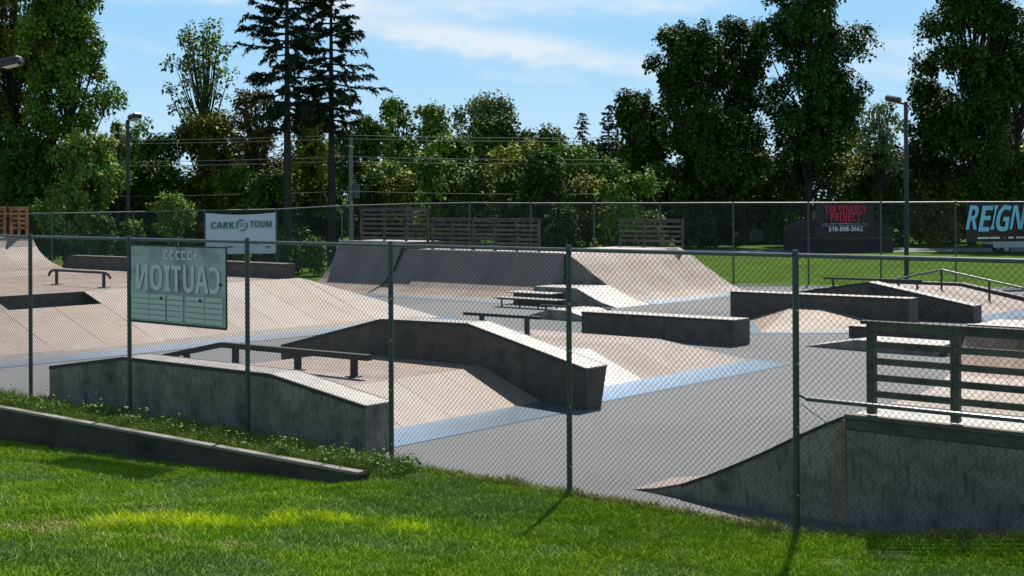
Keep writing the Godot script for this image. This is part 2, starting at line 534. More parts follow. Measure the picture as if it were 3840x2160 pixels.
func make_ground() -> void:
	var av := PackedFloat32Array(); var bv := PackedFloat32Array()
	for x in [-400.0, -250.0, -150.0, -90.0, -60.0, -45.0, -36.0, -30.0]: av.append(x)
	var t := -27.0
	while t < 14.0: av.append(t); t += 0.25
	for x in [14.0, 18.0, 24.0, 32.0, 45.0, 70.0, 120.0, 200.0, 400.0]: av.append(x)
	for x in [-400.0, -200.0, -100.0, -60.0, -40.0, -30.0, -24.0, -20.0]: bv.append(x)
	t = -18.0
	while t < -1.0: bv.append(t); t += 0.22
	for x in [-0.95, -0.88, -0.84, -0.6, -0.4, -0.2, -0.06, 0.0, 2.0, 20.0, 60.0, 100.0, 160.0, 260.0, 420.0, 600.0]: bv.append(x)
	var st := SurfaceTool.new()
	st.begin(Mesh.PRIMITIVE_TRIANGLES)
	for j in bv.size():
		for i in av.size():
			var p := W(av[i], bv[j], ground_h(av[i], bv[j]))
			st.add_vertex(p)
	for j in bv.size() - 1:
		for i in av.size() - 1:
			var k := j * av.size() + i
			st.add_index(k); st.add_index(k + av.size()); st.add_index(k + 1)
			st.add_index(k + 1); st.add_index(k + av.size()); st.add_index(k + av.size() + 1)
	st.generate_normals()
	setting("lawn", st.commit(), M.lawn, "green lawn around the skate park")
	# asphalt pad
	var outline := []
	for i in 60: 
		var a := -24.0 + 34.0 * i / 59.0
		outline.append(W(a, -0.05 + 0.035 * sin(a * 3.1) + 0.03 * sin(a * 7.7), 0.0))
	for p in [Vector2(26, -20), Vector2(24.5, -53), Vector2(18.2, -54.6), Vector2(12.5, -56.0), Vector2(6.4, -57.6), Vector2(0.5, -58.4), Vector2(-8, -57.2), Vector2(-21, -54.8), Vector2(-26, -50), Vector2(-24, -38)]: outline.append(Vector3(p.x, 0, p.y))
	var top := PackedVector3Array(); var low := PackedVector3Array(); var flat := PackedVector2Array()
	for p in outline: top.append(p); low.append(p - Vector3(0, 0.02, 0)); flat.append(Vector2(p.x, p.z))
	st = st_new()
	solid(st, top, low, flat)
	setting("asphalt_pad", done(st), M.asphalt, "grey asphalt floor of the skate park")
	# concrete edging along the far side of the asphalt
	st = st_new()
	for i in range(61, 67):
		var p: Vector3 = outline[i]; var q: Vector3 = outline[i + 1]
		var d := (q - p).normalized(); var n := Vector3(-d.z, 0, d.x)
		if n.z > 0: n = -n
		quad(st, p + Vector3(0, 0.03, 0), q + Vector3(0, 0.03, 0), q + n * 0.25 + Vector3(0, 0.03, 0), p + n * 0.25 + Vector3(0, 0.03, 0))
		quad(st, p + Vector3(0, -0.03, 0), q + Vector3(0, -0.03, 0), q + Vector3(0, 0.03, 0), p + Vector3(0, 0.03, 0))
	setting("kerb", done(st), M.concrete, "pale concrete edging between asphalt and far lawn")
	# road beyond the far lawn
	st = st_new()
	quad(st, Vector3(6, 0.0, -93), Vector3(160, 0.0, -90), Vector3(160, 0.0, -97), Vector3(6, 0.0, -100))
	setting("road", done(st), M.road, "grey road beyond the far lawn")

# ---------- chain-link fences ----------
func link_mesh(wide: float, tall: float, pitch: float, r: float) -> ArrayMesh:
	var st := st_new()
	var n := int((wide + tall) / pitch)
	for way in 2:
		for i in n:
			var x0 := -tall + (i + 0.5) * pitch
			var t0 := maxf(0.0, -x0); var t1 := minf(tall, wide - x0)
			if t1 - t0 < 0.02: continue
			var p := Vector3(x0 + t0, t0, r * 0.6); var q := Vector3(x0 + t1, t1, r * 0.6)
			if way == 1:
				p.x = wide - p.x; q.x = wide - q.x; p.z = -r * 0.6; q.z = -r * 0.6
			var d := (q - p).normalized(); var u := d.cross(Vector3.BACK); var v := Vector3.BACK
			for k in 3:
				var e0 := u * cos(TAU * k / 3.0) + v * sin(TAU * k / 3.0); var e1 := u * cos(TAU * (k + 1) / 3.0) + v * sin(TAU * (k + 1) / 3.0)
				quad(st, p + e0 * r, p + e1 * r, q + e1 * r, q + e0 * r)
	return done(st)

func near_fence() -> void:
	var f := thing("chain_link_fence", "dark green chain link fence with posts crossing the whole foreground", "fence", 0.0, 0.0)
	var step := 3.08
	var post := st_new()
	tube(post, Vector3(0, -0.35, 0), Vector3(0, 3.0, 0), 0.036, 0.036, 10)
	tube(post, Vector3(0, 3.0, 0), Vector3(0, 3.05, 0), 0.045, 0.03, 10)
	var pm := done(post)
	var net := link_mesh(step, 2.95, 0.0718, 0.0024)
	var rail := st_new()
	tube(rail, Vector3(0.02, 2.99, 0), Vector3(step - 0.02, 2.99, 0), 0.026, 0.026, 10)
	var rm := done(rail)
	var tie := st_new()
	tube(tie, Vector3(0.03, 0, 0.03), Vector3(0.05, 0.0, 0.05), 0.012, 0.012, 6)
	var tm := done(tie)
	for k in range(-7, 3):
		var x := k * step
		var p := part("post", pm, M.green_steel, f); p.position = Vector3(x, 0, 0)
		if k < 2:
			p = part("top_rail", rm, M.rail_green, f); p.position = Vector3(x, 0, 0)
			p = part("chain_link", net, M.wire, f); p.position = Vector3(x, 0.04, 0.03)
			p.set_meta("kind", "stuff")
		if k >= -2 and k <= 1:
			for y in [0.42, 1.15, 1.83, 2.4]:
				p = part("tie_clip", tm, M.coping, f); p.position = Vector3(x, y + 0.07 * (k % 3), 0)
	var mid := st_new()
	tube(mid, Vector3(0.12, 1.455, 0.0), Vector3(2 * step, 1.455, 0.0), 0.024, 0.024, 8)
	tube(mid, Vector3(0.0, 1.50, 0.0), Vector3(0.14, 1.45, 0.0), 0.014, 0.014, 6)
	part("mid_rail", done(mid), M.rail_green, f)
	var truss := st_new()
	tube(truss, Vector3(0.04, 1.42, 0.035), Vector3(2.2, 0.2, 0.035), 0.005, 0.005, 5)
	part("truss_rod", done(truss), M.green_steel, f)

func far_fence() -> void:
	var pts := [[-22.71, 3.16, -56.0], [-19.56, 3.17, -57.0], [-16.51, 3.21, -58.5], [-13.74, 3.25, -60.0], [-10.71, 3.28, -61.0], [-7.8, 3.43, -61.5], [-4.77, 3.5, -61.5], [-1.94, 3.54, -61.0], [0.84, 3.51, -60.5], [3.66, 3.5, -60.0], [6.51, 3.49, -59.0], [9.56, 3.49, -58.0], [12.63, 3.48, -57.2], [15.5, 3.48, -56.4], [18.38, 3.48, -55.6], [21.16, 3.47, -54.8], [24.1, 3.47, -54.0]]
	var f := thing_at("chain_link_fence", "tall grey chain link fence along the far side below the trees", "fence", Vector3(0, 0, -59))
	var net := link_mesh(3.0, 3.4, 0.0718, 0.0021)
	for i in pts.size():
		var p := Vector3(pts[i][0], 0, pts[i][2]) + Vector3(0, 0, 59)
		var st := st_new()
		tube(st, p - Vector3(0, 0.3, 0), p + Vector3(0, pts[i][1] + 0.06, 0), 0.038, 0.038, 8)
		part("post", done(st), M.grey_steel, f)
		if i == pts.size() - 1: break
		var q := Vector3(pts[i + 1][0], 0, pts[i + 1][2]) + Vector3(0, 0, 59)
		st = st_new()
		tube(st, p + Vector3(0, pts[i][1], 0), q + Vector3(0, pts[i + 1][1], 0), 0.034, 0.034, 8)
		part("top_rail", done(st), M.grey_steel, f)
		var o := part("chain_link", net, M.grey_wire, f)
		o.set_meta("kind", "stuff")
		var d := q - p
		o.position = p + Vector3(0, 0.03, 0.03)
		o.rotation.y = -atan2(d.z, d.x)
		o.scale = Vector3(d.length() / 3.0, (minf(pts[i][1], pts[i + 1][1]) - 0.05) / 3.4, 1)

# ---------- skate park ----------
func left_bank() -> void:
	var o := thing("bank_ramp", "long tan bank ramp with raised deck on the left, rectangular recess in its upper edge", "ramp", -24.0, 9.0)
	var foot := -21.1; var top := -24.75; var H := 1.25
	# frame below the sheets, the recess left open
	for seg in [[0.0, 4.4], [7.2, 14.6]]:
		var st := st_new()
		prism_b(st, [[foot, 0.0], [foot, 0.004], [top, H - 0.03], [-36.6, H - 0.03], [-36.6, 0.0]], seg[0], seg[1])
		part("frame", done(st), M.dark[0], o)
	var st := st_new()
	prism_b(st, [[foot, 0.0], [foot, 0.004], [-23.9, 0.93], [-23.9, 0.5], [top, 0.5], [top, H - 0.03], [-36.6, H - 0.03], [-36.6, 0.0]], 4.4, 7.2)
	part("frame", done(st), M.dark[1], o)
	st = st_new()
	slab(st, [[foot, 0.0, 14.6], [foot, 0.0, 17.2], [top + 0.05, H - 0.03, 14.6]], 0.001)
	quad(st, L(top, H - 0.03, 14.6), L(foot, 0, 17.2), L(-27.5, 0, 17.4), L(-27.5, H - 0.03, 14.6))
	part("frame", done(st), M.dark[0], o)
	var y := func(a: float) -> float: return H * (foot - a) / (foot - top)
	# sheets on the slope, 1.22 m wide, stopped below the recess
	var b := 0.0
	var i := 0
	while b < 14.5:
		var b1 := minf(b + 1.4, 14.6) - 0.016
		var cut := b + 0.7 > 4.4 and b + 0.7 < 7.2
		var hi := -23.9 if cut else top
		for span in [[foot, hi]]:
			st = st_new()
			slab(st, [[span[0], y.call(span[0]), b], [span[0], y.call(span[0]), b1], [span[1], y.call(span[1]), b1], [span[1], y.call(span[1]), b]], 0.02)
			part("surface_sheet", done(st), M.tan[[0, 1, 2, 0, 3, 1, 2, 0, 1, 3, 0, 2][i % 12]], o)
			i += 1
		b += 1.4
	for cor in [[[foot, 0.003, 14.606], [foot, 0.003, 17.2], [-22.9, y.call(-22.9), 15.93], [-22.9, y.call(-22.9), 14.606]], [[-22.908, y.call(-22.908), 14.606], [-22.908, y.call(-22.908), 15.92], [top, H, 14.61]]]:
		st = st_new()
		slab(st, cor, 0.02)
		part("surface_sheet", done(st), M.tan[(i * 3) % 4], o)
		i += 1
	# deck
	b = 0.0
	while b < 14.5:
		var b1 := minf(b + 1.46, 14.6) - 0.005
		for span in [[top - 0.004, -27.3], [-27.306, -30.0], [-30.006, -33.0], [-33.006, -36.6]]:
			st = st_new()
			slab(st, [[span[0], H, b], [span[0], H, b1], [span[1], H, b1], [span[1], H, b]], 0.02)
			part("deck_sheet", done(st), M.tan[(i * 3 + 1) % 4], o)
			i += 1
		b += 1.46
	plates(o, foot, -20.4, 0.0, 17.2, false, 0.34)
	# quarter pipe at the far left of the deck
	var q := thing("quarter_pipe", "small shiny quarter pipe on the deck at the left picture edge", "ramp", -37.5, 11.5, H)
	var prof := [[-36.62, 1.255], [-36.9, 1.27], [-37.3, 1.325], [-37.7, 1.42], [-38.1, 1.56], [-38.5, 1.76], [-38.8, 1.99], [-39.0, 2.22], [-39.06, 2.34]]
	body(q, prof + [[-41.0, 2.34]], 8.0, 13.9, M.dark[0])
	sheets(q, prof, 8.0, 13.9, 1.5, [M.tan[2], M.tan[0]])
	sheets(q, [[-39.12, 2.34], [-41.0, 2.34]], 8.0, 13.9, 1.5, M.tan, false, "deck_sheet")
	st = st_new()
	tube(st, L(-39.08, 2.34, 8.0), L(-39.08, 2.34, 13.9), 0.03, 0.03)
	part("coping", done(st), M.coping, q)
	guard("new orange brown timber guard rail at the left picture edge, beside the small quarter pipe", -40.6, 13.6, -40.6, 8.6, 2.34, 1.12, [0.0, 0.28, 0.62, 1.0], [1.09, 0.92, 0.74, 0.56, 0.38], 0.09, M.red_timber)
	guard("short end piece of orange brown timber guard rail by the small quarter pipe", -40.5, 13.75, -39.3, 13.75, 2.34, 1.12, [0.04, 0.5, 0.97], [1.09, 0.92, 0.74, 0.56, 0.38], 0.09, M.red_timber)
	# long box at the back of the deck
	var lb := ledge("long_box", "long dark low box along the back of the left deck, behind the bowed steel rail", [[-37.3, 1.30], [-36.9, 1.70], [-31.0, 1.72], [-25.0, 1.70]], 14.05, 14.55, [-37.3, -34.9, -32.4, -29.9, -27.5, -25.0], M.dark, [M.old_timber[2]], "", H)
	# bowed grind rail on the deck
	var r := thing("grind_rail", "low steel grind rail with bent down ends on the left deck", "grind rail", -26.8, 8.2, H)
	st = st_new()
	pipe(st, [L(-28.46, 1.50, 8.2), L(-28.42, 1.58, 8.2), L(-28.3, 1.645, 8.2), L(-28.1, 1.665, 8.2), L(-25.75, 1.665, 8.2), L(-25.55, 1.65, 8.2), L(-25.42, 1.60, 8.2), L(-25.34, 1.52, 8.2)], 0.038)
	part("bar", done(st), M.black_steel, r)
	for x in [-28.05, -25.66]:
		block("leg", M.black_steel, r, x - 0.035, x + 0.035, H + 0.015, 1.63, 8.165, 8.235)
		block("foot_plate", M.black_steel, r, x - 0.2, x + 0.2, H, H + 0.015, 8.1, 8.3)

func back_ramps() -> void:
	var prof := [[23.5, 0.004], [23.9, 0.11], [24.37, 0.29], [24.69, 0.48], [24.93, 0.7], [25.1, 0.9], [25.3, 1.18], [25.47, 1.44], [25.58, 1.66]]
	var o := thing("quarter_pipe", "wide dark quarter pipe in shade in the middle distance, facing the camera", "ramp", -27.0, 25.0)
	body(o, prof + [[27.6, 1.66]], -31.16, -23.02, M.dark[0], true)
	sheets(o, prof, -31.16, -23.0, 1.22, [M.tan[0], M.tan[2], M.tan[3]], true)
	sheets(o, [[25.66, 1.68], [27.6, 1.68]], -31.16, -23.0, 1.22, M.lid, true, "deck_sheet")
	var st := st_new()
	tube(st, L(-31.16, 1.68, 25.61), L(-23.0, 1.68, 25.61), 0.03, 0.03)
	part("coping", done(st), M.coping, o)
	plates(o, 23.5, 22.7, -34.2, -23.0, true, 0.2)
	cladding(o, prof, [23.55, 24.6, 25.58], -22.99, 0.016, [M.ply[1], M.ply[3]], 0.0, true)
	var prof2 := [[23.35, 0.004], [23.75, 0.10], [24.2, 0.27], [24.5, 0.44], [24.8, 0.72], [25.05, 1.02], [25.25, 1.32], [25.42, 1.66], [25.5, 1.95]]
	o = thing("quarter_pipe", "taller dark quarter pipe section left of the wide dark one", "ramp", -32.7, 25.0)
	body(o, prof2 + [[27.8, 1.95]], -34.9, -31.2, M.dark[1], true)
	sheets(o, prof2, -34.9, -31.18, 1.0, [M.tan[0], M.tan[2]], true)
	sheets(o, [[25.58, 1.97], [27.8, 1.97]], -34.9, -31.18, 1.0, M.lid, true, "deck_sheet")
	st = st_new()
	tube(st, L(-34.9, 1.97, 25.53), L(-31.18, 1.97, 25.53), 0.03, 0.03)
	part("coping", done(st), M.coping, o)
	guard("tall weathered grey guard rail of slats on the taller quarter pipe", -34.9, 26.7, -30.9, 26.7, 1.97, 1.36, [0.01, 0.36, 0.68, 0.99], [1.33, 1.14, 0.95, 0.75, 0.55, 0.35, 0.16], 0.09, M.old_timber)
	guard("long weathered guard rail of slats behind the wide dark quarter pipe", -30.6, 26.6, -25.0, 26.6, 1.68, 1.24, [0.005, 0.2, 0.4, 0.6, 0.8, 0.995], [1.21, 1.03, 0.85, 0.67, 0.5, 0.32, 0.15], 0.09, M.old_timber)
	# big tan bank to the right of it
	var bp := [[-19.75, 0.004], [-20.0, 0.07], [-20.5, 0.25], [-20.96, 0.5], [-21.35, 0.74], [-21.8, 1.0], [-22.25, 1.30], [-22.65, 1.53], [-22.95, 1.68]]
	o = thing("bank_ramp", "big sunlit tan bank ramp on the far side, its left edge black", "ramp", -21.5, 29.5)
	body(o, bp + [[-26.0, 1.68]], 25.75, 33.2, M.dark[0])
	sheets(o, bp, 25.72, 33.25, 1.25, [M.tan[1], M.tan[0], M.tan[1], M.tan[3]])
	sheets(o, [[-22.97, 1.68], [-26.0, 1.68]], 25.72, 33.25, 1.25, M.lid, false, "deck_sheet")
	plates(o, -19.75, -19.05, 25.72, 33.25, false, 0.25)
	cladding(o, bp, [-22.95, -21.7, -20.9, -19.9], 25.70, 0.016, [M.ply[1], M.ply[3]])
	guard("short two bay guard rail of slats on top of the big tan bank", -25.9, 33.1, -22.75, 33.1, 1.68, 1.14, [0.01, 0.4, 0.99], [1.11, 0.9, 0.7, 0.5, 0.3], 0.09, M.old_timber)
	# low platform and small bank in the corner
	o = thing("low_platform", "low grey topped platform with small ramp in the corner of the dark quarter pipe", "ramp", -21.3, 24.6)
	var lp := [[-22.9, 0.60], [-21.0, 0.60], [-20.5, 0.38], [-19.95, 0.16], [-19.3, 0.006]]
	body(o, lp, 23.75, 25.62, M.dark[2])
	sheets(o, lp, 23.72, 25.66, 1.0, [M.pale_tan[1], M.lid[2]])
	cladding(o, lp, [-22.9, -21.9, -20.9, -19.4], 23.71, 0.016, [M.ply[1], M.ply[3]])
	o = thing("manual_pad", "low dark step with a pale top in front of the dark quarter pipe corner", "ledge", -22.4, 23.2)
	block("base", M.dark[1], o, -23.2, -21.6, 0.0, 0.40, 22.95, 23.65)
	block("top_sheet", M.lid[2], o, -23.5, -21.5, 0.402, 0.435, 22.85, 23.68)
	o = thing("bench", "low black bench with slatted top and thin legs on the asphalt at mid distance", "bench", -21.6, 22.0)
	for k in 3: block("slat", M.lid[k], o, -23.1, -20.3, 0.30, 0.335, 21.7 + k * 0.17, 21.84 + k * 0.17)
	block("rail", M.black_steel, o, -23.1, -20.3, 0.24, 0.298, 21.95, 22.0)
	for x in [-22.9, -22.1, -21.3, -20.5]: block("leg", M.black_steel, o, x - 0.02, x + 0.02, 0.0, 0.24, 21.95, 22.0)
	o = thing("kicker_ramp", "low dark kicker ramp behind the black flat rail at mid distance", "ramp", -17.9, 19.7)
	var kp := [[-19.4, 0.05], [-18.4, 0.30], [-17.8, 0.30], [-17.0, 0.12], [-16.2, 0.006]]
	body(o, kp, 19.0, 20.6, M.dark[2])
	sheets(o, kp, 18.98, 20.62, 0.82, [M.pale_tan[1], M.lid[1]])
	cladding(o, kp, [-19.4, -18.2, -16.4], 18.97, 0.014, [M.ply[1], M.ply[3]])
	flat_rail("flat_rail", "thin low black rail behind the low kicker ramp", [[-20.4, 0.24], [-17.6, 0.24]], 21.0, [-20.2, -17.8], 0.025, 0.02, [0.0, 0.0])

func funbox() -> void:
	# central funbox: near half and far half, left and right banks
	var near_p := [[-7.7, 0.004], [-9.22, 0.58], [-12.9, 0.58], [-14.4, 0.004]]
	var o := thing("funbox", "central tan funbox with flat top between the grey near ledge and the big peaked ledge", "ramp", -10.9, 3.0)
	body(o, near_p, 0.78, 5.38, M.dark[0])
	sheets(o, [[-7.7, 0.006], [-9.22, 0.58]], 0.78, 5.39, 1.15, M.tan)
	sheets(o, [[-9.226, 0.58], [-11.0, 0.58]], 0.78, 5.39, 1.15, M.tan)
	sheets(o, [[-11.006, 0.58], [-12.9, 0.58]], 0.78, 5.39, 1.15, M.tan)
	sheets(o, [[-12.906, 0.58], [-14.4, 0.006]], 0.78, 5.39, 1.15, M.tan)
	plates(o, -7.7, -6.96, 0.78, 5.38, false, 0.38)
	o = thing("funbox", "far half of the central funbox beyond the big peaked ledge, paler sheets beside the ledge", "ramp", -10.9, 9.0)
	body(o, [[-7.95, 0.004], [-9.4, 0.58], [-12.9, 0.58], [-14.4, 0.004]], 5.98, 11.4, M.dark[0])
	for seg in [[5.97, 8.9, M.pale_tan], [8.906, 11.4, M.tan]]:
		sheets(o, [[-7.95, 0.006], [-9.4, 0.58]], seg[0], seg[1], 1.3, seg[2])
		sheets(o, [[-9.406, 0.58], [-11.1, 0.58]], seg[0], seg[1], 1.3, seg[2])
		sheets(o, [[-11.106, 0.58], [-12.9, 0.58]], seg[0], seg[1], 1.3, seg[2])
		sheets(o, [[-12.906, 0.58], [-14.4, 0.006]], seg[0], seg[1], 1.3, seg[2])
	var st := st_new()
	slab(st, [[-7.95, 0.006, 11.406], [-7.95, 0.006, 13.2], [-9.4, 0.58, 11.42], [-9.4, 0.58, 11.406]], 0.02)
	part("hip_sheet", done(st), M.tan[1], o)
	st = st_new()
	slab(st, [[-7.95, 0.006, 13.2], [-14.4, 0.006, 13.2], [-12.9, 0.58, 11.42], [-9.4, 0.58, 11.42]], 0.02)
	part("hip_sheet", done(st), M.tan[0], o)
	st = st_new()
	slab(st, [[-14.4, 0.006, 13.2], [-14.4, 0.006, 11.406], [-12.9, 0.58, 11.406], [-12.9, 0.58, 11.42]], 0.02)
	part("hip_sheet", done(st), M.tan[2], o)
	plates(o, -7.95, -7.2, 5.97, 13.2, false, 0.4)
	# near grey ledge right behind the fence
	ledge("near_ledge", "long grey plywood ledge with peaked top directly behind the near fence", [[-15.1, 0.64], [-12.8, 0.97], [-8.95, 0.985], [-6.9, 0.70]], 0.2, 0.76, [-15.1, -14.0, -13.0, -12.35, -11.75, -10.4, -9.0, -8.0, -6.9], M.ply, M.lid)
	# big peaked ledge
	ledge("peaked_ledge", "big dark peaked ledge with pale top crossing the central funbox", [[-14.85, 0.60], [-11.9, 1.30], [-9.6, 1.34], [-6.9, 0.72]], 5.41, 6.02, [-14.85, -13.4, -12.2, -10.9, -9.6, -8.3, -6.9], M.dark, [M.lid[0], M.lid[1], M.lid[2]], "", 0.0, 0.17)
	flat_rail("flat_rail", "black kinked flat rail on the central funbox, in front of the peaked ledge", [[-15.4, 0.60], [-13.6, 0.95], [-9.6, 0.985]], 2.9, [-14.7, -13.2, -11.44, -9.98], 0.05, 0.05, [0.0, 0.46, 0.585, 0.585])
	flat_rail("flat_rail", "black straight flat rail on the far half of the central funbox", [[-14.1, 1.01], [-11.8, 1.02]], 10.3, [-13.55, -12.2], 0.035, 0.045, [0.585, 0.585])
	# boxes
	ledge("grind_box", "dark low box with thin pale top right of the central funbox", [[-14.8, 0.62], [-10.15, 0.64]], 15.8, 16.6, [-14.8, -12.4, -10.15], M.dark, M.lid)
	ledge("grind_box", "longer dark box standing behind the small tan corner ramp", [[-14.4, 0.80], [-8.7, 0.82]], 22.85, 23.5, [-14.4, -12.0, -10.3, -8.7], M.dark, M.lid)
	ledge("peaked_ledge", "dark peaked ledge with bright sloping top behind the longer dark box", [[-14.6, 0.5], [-11.1, 1.08], [-7.85, 0.5]], 25.4, 26.05, [-14.6, -12.9, -11.1, -9.5, -7.85], M.dark, [M.pale_tan[0], M.pale_tan[0]])
	# small corner ramp
	o = thing("corner_ramp", "small tan corner ramp with steel foot plates in front of the longer dark box", "ramp", -11.5, 21.4)
	var A := [-13.7, 0.004, 22.8]; var B := [-11.3, 0.004, 19.2]; var C := [-9.2, 0.004, 21.7]; var D := [-8.85, 0.004, 22.8]; var E := [-11.2, 0.42, 22.8]; var F := [-12.3, 0.42, 22.8]
	for pc in [[A, B, F], [B, E, F], [B, C, E], [C, D, E]]:
		st = st_new()
		slab(st, pc, 0.004)
		part("surface_sheet", done(st), M.tan[3], o)
	for pc in [[A, B, [-11.45, 0.01, 18.45], [-14.15, 0.01, 22.5]], [B, C, [-8.85, 0.01, 20.9], [-11.45, 0.01, 18.45]]]:
		var lifted := []
		for c in pc: lifted.append([c[0], maxf(c[1], 0.012), c[2]])
		st = st_new()
		slab(st, lifted, 0.008)
		part("steel_plate", done(st), M.steel, o)
	# second funbox at the right
	o = thing("funbox", "tan funbox at the far right with hand rail, in front of the lawn", "ramp", -11.5, 29.5)
	var p2 := [[-8.2, 0.004], [-11.1, 0.58], [-14.0, 0.58], [-16.0, 0.004]]
	body(o, p2, 26.1, 32.7, M.dark[0])
	for k in 3: sheets(o, [[p2[k][0] - 0.003, maxf(p2[k][1], 0.006)], [p2[k + 1][0], maxf(p2[k + 1][1], 0.006)]], 26.1, 32.7, 1.3, [M.tan[1], M.tan[0]])
	plates(o, -8.2, -7.5, 26.1, 32.7, false, 0.2)
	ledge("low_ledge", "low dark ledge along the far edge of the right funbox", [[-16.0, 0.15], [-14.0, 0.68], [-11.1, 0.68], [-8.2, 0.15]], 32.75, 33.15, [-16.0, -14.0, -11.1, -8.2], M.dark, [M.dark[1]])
	o = thing("hand_rail", "kinked dark hand rail on thin posts over the right funbox", "grind rail", -10.3, 31.0)
	st = st_new()
	pipe(st, [L(-12.9, 0.80, 31.0), L(-11.07, 1.22, 31.0), L(-8.0, 0.64, 31.0)], 0.035)
	part("bar", done(st), M.grey_steel, o)
	for l in [[-12.6, 0.58, 0.86], [-11.07, 0.58, 1.2], [-9.45, 0.25, 0.9]]:
		block("post", M.black_steel, o, l[0] - 0.03, l[0] + 0.03, l[1], l[2], 30.97, 31.03)
	flat_rail("flat_rail", "long grey flat rail on posts in front of the lawn, left of the hand rail", [[-14.4, 0.96], [-10.9, 0.98]], 29.0, [-14.05, -12.5, -11.07], 0.035, 0.03, [0.56, 0.585, 0.58])
	# low things behind the near guard rail
	o = thing("kicker_ramp", "flat dark kicker ramp on the asphalt behind the near guard rail", "ramp", -6.9, 17.2)
	var kp := [[-8.7, 0.01], [-7.35, 0.25], [-5.25, 0.25], [-5.1, 0.02]]
	body(o, kp, 16.8, 17.9, M.dark[2])
	sheets(o, [[-8.7, 0.012], [-7.35, 0.25]], 16.78, 17.92, 1.2, M.lid)
	sheets(o, [[-7.345, 0.25], [-5.25, 0.25]], 16.78, 17.92, 1.2, M.lid)
	cladding(o, kp, [-8.6, -7.3, -5.3], 16.77, 0.014, [M.ply[1], M.ply[3]])
	ledge("manual_pad", "low dark manual pad with pale top behind the flat dark kicker ramp", [[-8.85, 0.30], [-5.3, 0.30]], 19.5, 20.4, [-8.85, -7.0, -5.3], M.dark, [M.pale_tan[1]])
	# brown quarter pipe at the right
	o = thing("quarter_pipe", "brown plywood quarter pipe in shade seen through the near guard rail at the right", "ramp", 0.2, 11.5)
	var qp := [[9.3, 0.006], [10.3, 0.02], [11.0, 0.06], [11.5, 0.13], [11.9, 0.25], [12.2, 0.40], [12.5, 0.62], [12.72, 0.88], [12.85, 1.12]]
	body(o, qp + [[14.6, 1.12]], -3.12, 5.0, M.dark[0], true)
	sheets(o, qp.slice(0, 5), -3.13, 5.0, 1.22, M.tan, true)
	sheets(o, qp.slice(4), -3.13, 5.0, 1.5, M.brown_ply, true, "plywood_sheet")
	sheets(o, [[12.93, 1.12], [14.6, 1.12]], -3.13, 5.0, 1.22, M.lid, true, "deck_sheet")
	st = st_new()
	tube(st, L(-3.13, 1.12, 12.89), L(5.0, 1.12, 12.89), 0.03, 0.03)
	part("coping", done(st), M.black_steel, o)

func near_ramp() -> void:
	var prof := [[-2.62, 0.006], [-2.3, 0.06], [-1.9, 0.17], [-1.5, 0.34], [-1.2, 0.48], [-0.8, 0.68], [-0.45, 0.87], [0.0, 1.10], [0.2, 1.19]]
	var o := thing("launch_ramp", "near plywood launch ramp with curved top edge at the lower right, behind the fence", "ramp", -0.5, 1.8)
	body(o, prof + [[6.5, 1.19]], 0.72, 1.58, M.dark[0])
	sheets(o, prof, 0.70, 1.6, 1.25, M.tan)
	sheets(o, [[0.206, 1.19], [3.0, 1.19]], 0.70, 1.6, 1.25, M.lid, false, "deck_sheet")
	sheets(o, [[3.006, 1.19], [6.5, 1.19]], 0.70, 1.6, 1.25, M.lid, false, "deck_sheet")
	var under := []
	for p in prof: under.append([p[0], p[1] - 0.03])
	cladding(o, under, [-2.45, -0.4, 0.19], 0.684, 0.018, [M.ply[1], M.ply[0]], 0.0)
	for i in range(2, prof.size() - 1):
		var st := st_new()
		prism_b(st, [[prof[i][0], prof[i][1] - 0.045], [prof[i + 1][0], prof[i + 1][1] - 0.045], [prof[i + 1][0], prof[i + 1][1] - 0.004], [prof[i][0], prof[i][1] - 0.004]], 0.67, 0.702)
		part("edge_strip", done(st), M.black_steel, o)
	block("corner_post", M.brown_ply[0], o, 0.19, 0.25, 0.0, 1.16, 0.665, 0.70)
	for k in 3:
		block("side_panel", M.ply[3 if k == 1 else 1], o, 0.255 + k * 2.44, 0.255 + (k + 1) * 2.44 - 0.008, 0.0, 1.05, 0.66, 0.68)
	block("rim_board", M.timber[1], o, 0.255, 6.5, 1.056, 1.175, 0.655, 0.68)
	block("kick_board", M.timber[2], o, 0.24, 6.5, 1.18, 1.225, 0.64, 0.76)
	guard("near dark timber guard rail with horizontal boards at the right, behind the fence", 0.42, 0.79, 5.4, 0.79, 1.225, 1.01, [0.01, 0.2, 0.4, 0.6, 0.8, 0.99], [1.0, 0.81, 0.63, 0.45, 0.27], 0.075, M.timber)

func retaining_wall() -> void:
	var o := thing("retaining_wall", "low concrete retaining wall with pale top in the grass at the left", "wall", -12.0, -0.95)
	var a := -22.0
	while a < -5.9:
		var a1 := minf(a + 1.85, -5.75)
		var lo0 := ground_h(a, -1.05) - 0.15; var lo1 := ground_h(a1, -1.05) - 0.15
		var st := st_new()
		prism_b(st, [[a, lo0], [a, 0.045], [a1 - 0.006, 0.045], [a1 - 0.006, lo1]], -0.99, -0.86)
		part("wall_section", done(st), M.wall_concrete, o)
		st = st_new()
		prism_b(st, [[a, 0.047], [a, 0.085], [a1 - 0.006, 0.085], [a1 - 0.006, 0.047]], -1.01, -0.875)
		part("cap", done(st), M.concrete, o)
		a = a1

